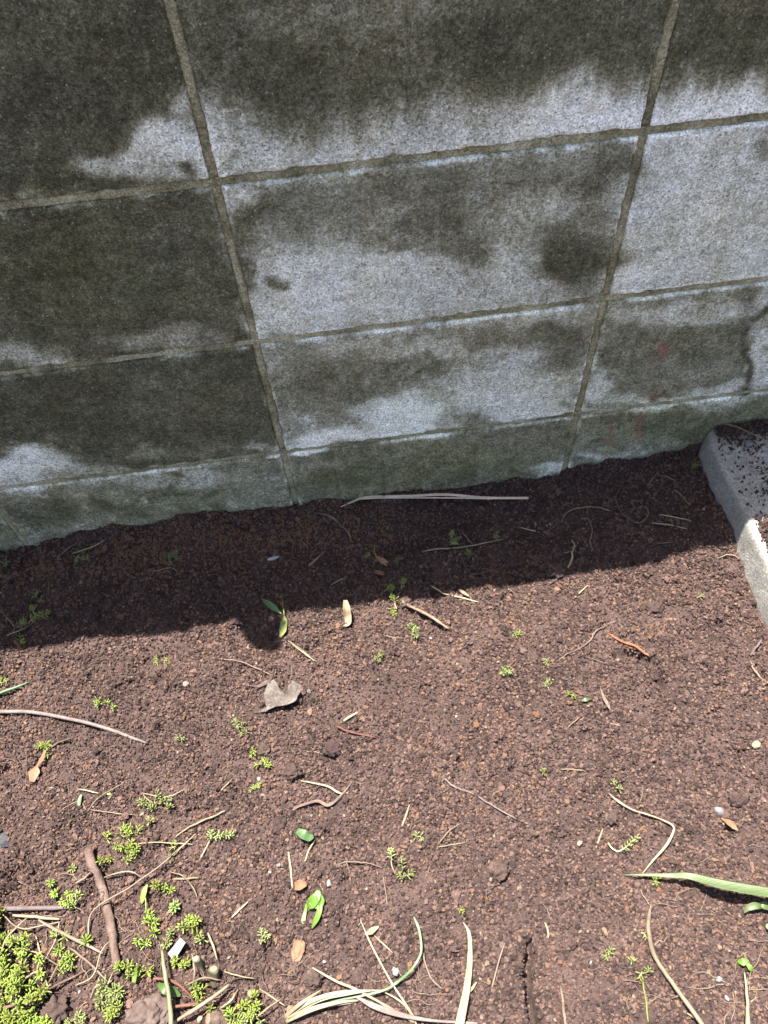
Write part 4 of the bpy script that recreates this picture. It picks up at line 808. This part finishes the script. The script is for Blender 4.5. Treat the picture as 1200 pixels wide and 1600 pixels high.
blade('green_leaflet', 'bright green leaflet on sunlit soil beside a white chip', 'leaf', 'green', [(908, 1095, 2), (916, 1093, 4), (926, 1091, 2)], [3, 6.5, 1], thick=.5, cup=.2)
blade('brown_leaf_sliver', 'narrow pinkish brown leaf sliver below the branching root', 'leaf', 'root', [(938, 1075, 2), (944, 1091, 4), (950, 1102, 4), (954, 1110, 1)], [1, 5, 5, 1], thick=.6, cup=.4)
blade('oval_brown_leaf', 'small oval pinkish brown leaf on sunlit soil', 'leaf', 'deadleaf', [(1127, 1279, 2), (1138, 1285, 4), (1146, 1291, 4), (1153, 1298, 1)], [1.5, 8, 8, 1], thick=.5, cup=.25)
blade('reddish_husk', 'small reddish curled husk at the shadow edge', 'husk', 'root', [(717, 921, 2), (724, 926, 5), (733, 932, 2)], [4, 6, 3], thick=2.5, cup=.3)
blade('yellow_leaf', 'pale yellowish dry leaf hanging on a thin stem', 'leaf', 'yellowgreen', [(230, 1382, 5), (226, 1392, 7), (223, 1404, 5), (221, 1412, 2)], [2, 7, 7, 2], thick=.5, cup=.3, extra=[([(227, 1400, 5), (228, 1415, 5), (229, 1430, 3)], [1.2, 1.2, 1])])
blade('bright_green_blade', 'short bright green blade standing among stonecrop', 'grass', 'limeleaf', [(209, 1536, 6), (211, 1522, 12), (214, 1505, 18)], [4.5, 7, 1.5], thick=.5, cup=.3)
blade('light_green_leaf', 'broad light green leaf under the pale green stem', 'leaf', 'green', [(247, 1538, 5), (258, 1545, 8), (272, 1551, 7), (283, 1556, 4)], [4, 12, 11, 2], thick=.5, cup=.2)
blade('tiny_green_leaf', 'small green leaf standing by forked dry stems', 'leaf', 'greendark', [(127, 1241, 6), (124, 1252, 5), (124, 1263, 2)], [3, 6, 2], thick=.5, cup=.25)
blade('oval_lime_leaflet', 'tiny oval lime leaflet above the stonecrop tufts', 'leaf', 'limeleaf', [(165, 1238, 2), (170, 1240, 3), (175, 1243, 2)], [2, 5, 1.5], thick=.5)
blade('side_green_leaf', 'green ovate leaf at a seedling beside the grass blade', 'leaf', 'green', [(1162, 1427, 6), (1171, 1418, 9), (1184, 1415, 10), (1192, 1419, 8)], [1, 8, 9, 2], thick=.5, cup=.2, extra=[([(1185, 1411, 8), (1194, 1414, 10), (1206, 1418, 8)], [3, 9, 8]), ([(1196, 1446, 6), (1206, 1450, 8), (1216, 1452, 6)], [4, 9, 5])])
blade('small_lime_seedling', 'lime seedling leaf beside pinkish roots', 'plant', 'limeleaf', [(1152, 1502, 3), (1161, 1503, 6), (1170, 1501, 4)], [3, 9, 2], thick=.5, cup=.25, extra=[([(1166, 1505, 4), (1172, 1512, 4), (1175, 1518, 2)], [2, 6, 2])])
blade('carpet_dead_leaf', 'dull brown dead leaf at the stonecrop carpet edge', 'leaf', 'bulb', [(4, 1470, 8), (18, 1468, 12), (32, 1466, 9)], [10, 17, 8], thick=.6, cup=.3)
blade('tan_bark_flake', 'small tan bark flake left of the stonecrop tuft', 'bark', 'shell', [(134, 1338, 6), (141, 1330, 8), (147, 1322, 5)], [4, 8, 3], thick=1.5, cup=.2)
def scrap(name, label, cat, mat, poly, thick=.0012):
    """bent sheet: outline in pixels with heights (mm)"""
    bm = bmesh.new(); vs = [bm.verts.new(ground(x, y, .0015+h/1000)) for x, y, h in poly]
    f = bm.faces.new(vs); bmesh.ops.triangulate(bm, faces=[f])
    for _ in range(3): bmesh.ops.subdivide_edges(bm, edges=bm.edges[:], cuts=1, use_grid_fill=True)
    for q in bm.verts: q.co += Vector((mnoise.noise(q.co*90), mnoise.noise(q.co*90+Vector((5, 5, 5))), 1.2*mnoise.noise(q.co*110)))*.0016
    bmesh.ops.recalc_face_normals(bm, faces=bm.faces); bmesh.ops.solidify(bm, geom=bm.faces[:], thickness=thick)
    me = bpy.data.meshes.new(name); bm.to_mesh(me); bm.free(); me.polygons.foreach_set('use_smooth', [True]*len(me.polygons)); me.materials.append(M[mat])
    c = sum((q.co for q in me.vertices), Vector())/len(me.vertices); c.z = min(q.co.z for q in me.vertices)
    for q in me.vertices: q.co -= c
    o = bpy.data.objects.new(name, me); COL.objects.link(o); o.location = c; return tag(o, label, cat)
scrap('bark_scrap', 'curled whitish bark scrap dusted with soil, raised off the ground', 'bark', 'bark', [(397, 1113, 2), (416, 1106, 6), (412, 1085, 5), (418, 1066, 4), (427, 1061, 5), (438, 1075, 8), (446, 1085, 5), (451, 1070, 7), (456, 1064, 8), (466, 1074, 12), (471, 1080, 14), (463, 1093, 14), (448, 1101, 13), (430, 1103, 11), (415, 1112, 6)])
scrap('bark_strip', 'flaky pale bark strip trailing beside the curled scrap', 'bark', 'bark', [(455, 1062, 2), (468, 1069, 2), (487, 1079, 1), (486, 1084, 1), (466, 1077, 2), (456, 1070, 2)])
scrap('dark_bark_curl', 'dark thin curl of bark above the whitish scrap', 'bark', 'darkroot', [(386, 1073, 1), (404, 1070, 3), (418, 1062, 4), (427, 1057, 3), (421, 1066, 3), (405, 1075, 2)])

# ------------------------------------------------------------------ stonecrop (sedum): stems and fleshy leaves
def leaf_spindle(p, d, L, w):
    d = d.normalized(); s = d.cross(Vector((.13, .2, 1)));
    if s.length < .05: s = d.cross(Vector((1, 0, 0)))
    s.normalize(); u = s.cross(d); V = [p]; prof = [(.18, .55), (.5, 1.0), (.82, .75)]
    for t, k in prof:
        c = p+d*(L*t)+Vector((0, 0, 1))*(L*.10*math.sin(t*2.2))
        for q in range(5):
            a = 2*math.pi*q/5; V.append(c+s*(math.cos(a)*w*k*.5)+u*(math.sin(a)*w*k*.32))
    V.append(p+d*L+Vector((0, 0, L*.06)))
    F = [(0, 1+(q+1) % 5, 1+q) for q in range(5)]
    for r in range(2):
        for q in range(5): F.append((1+r*5+q, 1+r*5+(q+1) % 5, 6+r*5+(q+1) % 5, 6+r*5+q))
    F += [(11+q, 11+(q+1) % 5, 16) for q in range(5)]
    return V, F
def sprig(stem, fol, base, tip, nl, L, w, spread=1.0):
    mid = (base+tip)/2+Vector((random.uniform(-.002, .002), random.uniform(-.002, .002), .002))
    S = spline([base, mid, tip], 5); stem.add(*sweep(S, [.0016, .0011], [.0016, .0011], 5))
    ga = random.random()*6; n = len(S)-1
    for i in range(nl):
        t = .35+.65*(i/(nl-1))**.8; k = t*n; j = min(int(k), n-1); p = S[j].lerp(S[j+1], k-j); ax = (S[j+1]-S[j]).normalized()
        e1 = ax.cross(Vector((.3, .1, 1)))
        if e1.length < .1: e1 = ax.cross(Vector((1, 0, 0)))
        e1.normalize(); e2 = ax.cross(e1); ga += 2.399
        out = e1*math.cos(ga)+e2*math.sin(ga); up = .35+.9*((i/(nl-1))**2)
        d = (out*spread+ax*up)
        fol.add(*leaf_spindle(p, d, L*random.uniform(.75, 1.1)*(1.05-.35*(i/(nl-1))**2), w*random.uniform(.85, 1.15)))
def sedum(label, px, py, rpx, n, L=8.0, w=1.75, rise=13, nl=13, mat='sedum', group=None, lean=6):
    base = ground(px, py); t = empty('stonecrop', base, label, 'plant', group); st, fo = MB(), MB()
    q_ = random.uniform(.75, 1.2); L *= q_; w *= random.uniform(.8, 1.15); rise *= random.uniform(.7, 1.3); nl = int(nl*random.uniform(.75, 1.25))
    for i in range(n):
        a = random.random()*6.28; r = rpx*math.sqrt(random.random())
        bx, by = px+r*math.cos(a), py+r*math.sin(a)*.9
        b_ = ground(bx, by, -.001); h = rise/1000*random.uniform(.6, 1.25)
        tip = b_+Vector((random.uniform(-1, 1)*lean/1000, random.uniform(-1, 1)*lean/1000, h)); tip.z = max(tip.z, H1(tip.x, tip.y)+.003)
        sprig(st, fo, b_, tip, nl, L/1000, w/1000)
    st.build('stem', 'sedumstem', t); o = fo.build('foliage', mat, t); o['kind'] = 'stuff'
    return t
def creeping(label, pts, tips, L=7, w=1.6, nl=16, mat='sedumpale'):
    """lying stem with leafy ends"""
    base = ground(*pts[0]); t = empty('stonecrop', base, label, 'plant'); st, fo = MB(), MB()
    S = over(gpath([(*p, 3) for p in pts], .001, 5), .001); st.add(*sweep(S, [.0022, .0013], [.0022, .0013], 6))
    for (ax, ay, bx, by, lf) in tips: sprig(st, fo, ground(ax, ay, .003), ground(bx, by, lf/1000), nl, L/1000, w/1000)
    st.build('stem', 'sedumstem', t); o = fo.build('foliage', mat, t); o['kind'] = 'stuff'
SED = [(247, 1264, 22, 15, 'dense lime stonecrop tuft right of bowed pale stems'), (202, 1312, 20, 15, 'dense stonecrop tuft above the brown stick end'), (212, 1338, 14, 9, 'stonecrop tuft growing below the dense pair'), (172, 1343, 8, 4, 'small bright stonecrop rosette beside the brown stick top'),
       (168, 1308, 8, 3, 'small stonecrop sprig left of the dense tuft'), (107, 1398, 17, 8, 'bushy stonecrop tuft above the grey dry stem'), (122, 1412, 10, 5, 'pale stonecrop tuft at the end of the grey dry stem'), (98, 1464, 8, 4, 'stonecrop rosette below the cream straw'),
       (108, 1492, 12, 6, 'stonecrop tuft left of the lower stick'), (110, 1517, 10, 4, 'sparse stonecrop tuft near the dark twig end'), (138, 1483, 7, 3, 'little stonecrop sprig beside the lower stick'), (230, 1443, 11, 5, 'stonecrop rosette on the thin yellow-leaf stem'), (232, 1463, 10, 5, 'stonecrop rosette below another on the same stem line'),
       (264, 1396, 12, 6, 'stonecrop cluster right of the yellow dry leaf'), (280, 1426, 12, 6, 'stonecrop cluster in the middle of a branched row'), (302, 1438, 12, 6, 'stonecrop sprig pointing to open soil'), (304, 1455, 8, 4, 'end rosette of the branched stonecrop row'), (262, 1466, 9, 5, 'stonecrop rosette beside the white shard'),
       (203, 1518, 16, 8, 'stonecrop tuft at the foot of the brown stick'), (226, 1518, 12, 6, 'stonecrop tuft beside the bright green blade'), (185, 1552, 18, 10, 'large pale stonecrop tuft below the stick'), (172, 1570, 14, 8, 'stonecrop tuft left of the weathered bulb'), (190, 1587, 14, 8, 'stonecrop tuft touching the weathered bulb'),
       (287, 1507, 13, 7, 'stonecrop tuft between the white shard and cut stems'), (310, 1556, 10, 5, 'stonecrop tuft under the cream stem'), (322, 1580, 8, 4, 'stonecrop sprig above the thick cut stem'), (386, 1567, 20, 12, 'stonecrop clump among the straw roots'), (398, 1590, 16, 9, 'stonecrop clump at the base of the straw sheaf'), (370, 1592, 12, 7, 'stonecrop clump right of the thick cut stem'),
       (90, 1377, 5, 2, 'tiny stonecrop sprig above the bushy tuft'), (117, 1354, 6, 3, 'tiny bright stonecrop sprig left of the stick top'), (318, 1466, 8, 3, 'thin stonecrop sprig by the pale upright straw'), (248, 1380, 7, 3, 'small stonecrop sprig above the yellow dry leaf'), (120, 1595, 12, 6, 'stonecrop tuft beside the dark smooth clod'), (134, 1591, 8, 4, 'pale stonecrop sprigs between clod and bulb'), (268, 1340, 5, 2, 'tiny sprig under the slanting pale stem')]
for x, y, r, n_, lab in SED: sedum(lab, x, y, r*1.1, max(1, int(n_*.65)), mat='sedumpale' if 'pale' in lab or random.random() < .3 else 'sedum')
# the carpet in the corner: clumps that only their place tells apart
for x, y in [(5, 1440), (14, 1462), (10, 1492), (38, 1490), (24, 1512), (52, 1508), (8, 1530), (34, 1532), (56, 1532), (16, 1556), (44, 1556), (64, 1560), (6, 1584), (30, 1584), (56, 1586), (-16, 1470), (-20, 1510), (-22, 1550), (-14, 1600), (20, 1612), (50, 1612), (75, 1598)]:
    sedum('dense lime stonecrop clump in the carpet under the dark brown twig', x, y, 20, 4, L=9.5, w=2.0, rise=22, nl=15, group='stonecrop carpet clumps')
SMALL = [(255, 1035, 10, 4, 'lime stonecrop sprig alone just beyond the wall shadow'), (157, 1098, 5, 2, 'left of two tiny lime sprigs above the curved stem'), (172, 1105, 6, 2, 'right of two tiny lime sprigs above the curved stem'), (72, 1164, 9, 4, 'bright sprig at the top of the torn orange leaf'), (78, 1180, 6, 2, 'small sprig beside the torn orange leaf'),
         (287, 1155, 6, 2, 'tiny faded sprig on open soil'), (372, 1131, 9, 4, 'pale sprig above a loose tuft on open soil'), (379, 1148, 10, 4, 'loose pale tuft on open soil below the bark scrap'), (413, 1197, 11, 6, 'lime tuft above the white stone chip'), (402, 1230, 9, 4, 'lime tuft below the white stone chip'), (396, 1180, 5, 2, 'thin sprig above the lime tuft'),
         (648, 992, 11, 5, 'pale lime rosette below the broken brown twig'), (596, 1030, 11, 4, 'yellowish sprig beside a standing stem'), (790, 1048, 8, 3, 'faded sprig alone on bare soil below the shadow edge straw'), (811, 992, 4, 2, 'small bright sprig in a tiny hollow'), (854, 1073, 9, 3, 'withered sprig left of the green leaflet'), (890, 1089, 5, 2, 'small sprig on a stalk left of the green leaflet'),
         (850, 1033, 7, 2, 'withered olive sprig left of the branching root'), (962, 1232, 8, 2, 'faint olive sprig above the kinked stalk'), (845, 1206, 3, 1, 'single tiny green bud on open soil'), (653, 1307, 6, 2, 'tiny pale sprig on open soil'), (414, 1466, 10, 4, 'small pale tuft left of the brown husk'), (943, 1491, 8, 3, 'short pale sprig right of the crack'), (987, 1503, 4, 1, 'single green seedling left of the long pale stem'),
         (998, 1456, 5, 1, 'thin curled seedling near the pale stem tip'), (720, 1422, 4, 1, 'tiny seedling above the broad bleached blade'), (1023, 1378, 7, 2, 'small sprig under the green grass blade'), (1002, 1522, 6, 2, 'sprig at the top of the short green stalk'), (8, 1065, 9, 3, 'lime sprig above the short thick green stalk'), (277, 1320, 6, 2, 'faint sprig on the crossing tan stem'),
         (1208, 1170, 6, 2, 'withered sprig near the kerb foot'), (1088, 932, 4, 1, 'tiny yellow seedling beside the kerb')]
for x, y, r, n_, lab in SMALL: sedum(lab, x, y, r*.65, n_, L=5.6, w=1.2, rise=8, nl=11, mat='sedumpale' if any(k in lab for k in ('pale', 'faded', 'withered', 'olive', 'yellow')) else 'sedum')
SHADE = [(12, 883, 7, 2, 'pale sprig in shadow at the wall foot'), (122, 880, 6, 2, 'small shaded sprig below the pale dry stem'), (140, 875, 6, 2, 'small shaded sprig right of the pale dry stem'), (264, 876, 5, 2, 'left of paired sprigs in the wall shadow'), (277, 873, 6, 3, 'right of paired sprigs in the wall shadow'), (57, 935, 8, 3, 'shaded sprig above the trailing stonecrop'),
         (606, 827, 5, 1, 'thin shaded seedling below the long straw'), (576, 872, 6, 2, 'dark sprig left of the crumpled brown leaf'), (707, 846, 13, 9, 'dark green weed tuft behind the slender shaded twig'), (733, 868, 6, 3, 'small green sprig below the slender shaded twig'), (776, 842, 6, 3, 'green tip at the right end of the slender shaded twig'), (1080, 728, 8, 4, 'green sprig tucked against the kerb end'), (622, 878, 8, 2, 'thin pale seedling right of the crumpled brown leaf')]
for x, y, r, n_, lab in SHADE: sedum(lab, x, y, r*.65, n_, L=6.0, w=1.2, rise=9, nl=10, mat='sedumpale')
creeping('trailing stonecrop with several leafy tips lying in the wall shadow', [(10, 993), (37, 984), (50, 974), (58, 960)], [(45, 978, 62, 958, 10), (52, 972, 76, 957, 8), (37, 984, 38, 970, 8), (30, 988, 36, 1003, 4), (55, 962, 50, 950, 8)], mat='sedum')
creeping('stonecrop stem crossing from shadow into sunlight', [(620, 952), (616, 938), (625, 925), (632, 914)], [(618, 945, 612, 932, 10), (612, 925, 610, 916, 8), (628, 920, 631, 906, 10), (617, 950, 616, 960, 4), (600, 924, 612, 918, 6)], mat='sedum', nl=20)
creeping('lying pale stonecrop stem with leafy tip near the long tan twig', [(314, 1340), (322, 1325), (330, 1312), (345, 1308)], [(328, 1314, 347, 1305, 8), (345, 1308, 362, 1304, 6), (326, 1318, 330, 1300, 8)])
creeping('pale stonecrop seedling with curved stem below the kinked stalk', [(950, 1317), (957, 1326), (967, 1330), (980, 1322)], [(967, 1330, 985, 1318, 6), (980, 1322, 997, 1308, 8)], L=6, w=1.6, nl=14)
creeping('left of two upright pale stonecrop sprigs on sunlit soil', [(618, 1366), (613, 1355), (611, 1345)], [(612, 1352, 610, 1328, 12)], L=6.5, nl=16)
creeping('right of two upright pale stonecrop sprigs on sunlit soil', [(628, 1378), (630, 1368), (628, 1356)], [(629, 1366, 627, 1342, 14), (632, 1372, 645, 1362, 8), (630, 1374, 624, 1366, 8)], L=6.5, nl=15)

# ------------------------------------------------------------------ root tangles (each tangle hangs together)
def tangle(label, px, py, r, n, d, mat='root', seglen=1.0):
    t = empty('root_tangle', ground(px, py), label, 'roots'); mb = MB()
    for i in range(n):
        a = random.random()*6.28; x, y = px+random.uniform(-.8, .8)*r, py+random.uniform(-.6, .6)*r; P = [(x, y, 1.5)]
        for k in range(5):
            a += random.uniform(-.7, .7); x += math.cos(a)*r*.27*seglen; y += math.sin(a)*r*.27*seglen; P.append((x, y, random.uniform(0, 5)))
        mb.add(*sweep(over(gpath(P, .001, 4, .0005)), [d/1000, d*.4/1000], [d/1000, d*.4/1000], 5))
    mb.build('root', mat, t)
TG = [(472, 1532, 26, 9, 1.2, 'wiry root tangle above the straw sheaf'), (632, 1545, 34, 9, 1.1, 'fine roots around the crossing straws'), (1075, 1425, 30, 7, 1.4, 'forked pale roots right of the long pale stem'), (985, 1555, 34, 8, 1.5, 'reddish root tangle around the short green stalk'), (1165, 1555, 46, 12, 1.6, 'tangled pale roots around the pale upright stalk'),
      (1150, 1480, 30, 5, 1.8, 'pinkish roots around the lime seedling'), (712, 885, 30, 8, 1.2, 'dry roots under the dark green weed tuft'), (50, 1450, 40, 12, 1.3, 'dry root mesh above the stonecrop carpet'), (225, 1470, 36, 9, 1.1, 'fine roots between stick and stonecrop rosettes'), (330, 1550, 34, 10, 1.6, 'dry stems tangled around the cut stubs'), (20, 1195, 30, 4, 1.3, 'thin roots spreading left of the torn orange leaf'),
      (110, 1545, 40, 8, 1.3, 'loose dry fibres near the dark twig'), (430, 1560, 30, 10, 1.2, 'short fibres at the root of the straw sheaf'), (700, 1300, 26, 5, .9, 'fibrous roots on open soil'), (140, 1375, 30, 6, 1.3, 'dry stems crossing the upper brown stick'), (1090, 1340, 30, 4, .9, 'hair-thin roots above the green grass blade'), (895, 1030, 26, 4, .9, 'hair roots beside the branching root'), (760, 880, 34, 5, .8, 'hair roots in shadow near the rising root'), (290, 1580, 30, 8, 1.5, 'dry fibres around the weathered bulb'), (1185, 1330, 24, 4, 1.1, 'pale roots above the green ovate leaf')]
for x, y, r, n_, d, lab in TG: tangle(lab, x, y, r, max(3, int(n_*.8)), d*.62, seglen=1.25)

# ------------------------------------------------------------------ small litter that only its place tells apart
def litter(name, label, cat, group, mats, n, lmin, lmax, d, ylo, yhi, kind):
    k = 0
    while k < n:
        x, y = random.uniform(-10, 1190), random.uniform(ylo, yhi)
        if kind == 'sun' and y < 1030-.14*x+20: continue
        if kind == 'shade' and not (880-.135*x < y < 975-.13*x): continue
        if x > 1060 and y < 1010: continue
        a = random.random()*6.28; Lp = random.uniform(lmin, lmax); bend = random.uniform(-.35, .35)
        P = [(x, y, .6), (x+.5*Lp*math.cos(a+bend), y+.5*Lp*math.sin(a+bend), 1.5), (x+Lp*math.cos(a), y+Lp*math.sin(a), .3)]
        stick(name, label, cat, random.choice(mats), P, d*random.uniform(.7, 1.3), group=group, wob=.0006, nseg=5); k += 1
litter('straw_bit', 'short thin straw bit lying loose on open sunlit soil', 'straw', 'loose straw bits in sun', ['straw', 'root', 'root'], 28, 12, 30, .7, 1010, 1590, 'sun')
litter('root_thread', 'short dark root thread lying loose on sunlit soil', 'root', 'loose root threads in sun', ['root', 'twig', 'twig'], 48, 12, 34, .7, 1000, 1590, 'sun')
litter('shaded_root_thread', 'short root thread lying loose in the wall shadow', 'root', 'loose root threads in shadow', ['root', 'darkroot', 'twig'], 40, 12, 36, .8, 740, 980, 'shade')

# a small weed added on top of the wall, unseen, to notch the wall shadow
wd = empty('added_notch_weed', (-.175, .03, Z_TOP-.001), 'unseen leafy weed added on the block wall to notch its shadow', 'plant'); st, fo = MB(), MB()
for i in range(9):
    b_ = Vector((-.175+random.uniform(-.012, .012), .012, Z_TOP-.002)); sprig(st, fo, b_, b_+Vector((random.uniform(-.018, .018), random.uniform(-.02, -.004), random.uniform(.07, .14))), 18, .020, .011)
st.build('stem', 'sedumstem', wd); o = fo.build('foliage', 'greendark', wd); o['kind'] = 'stuff'
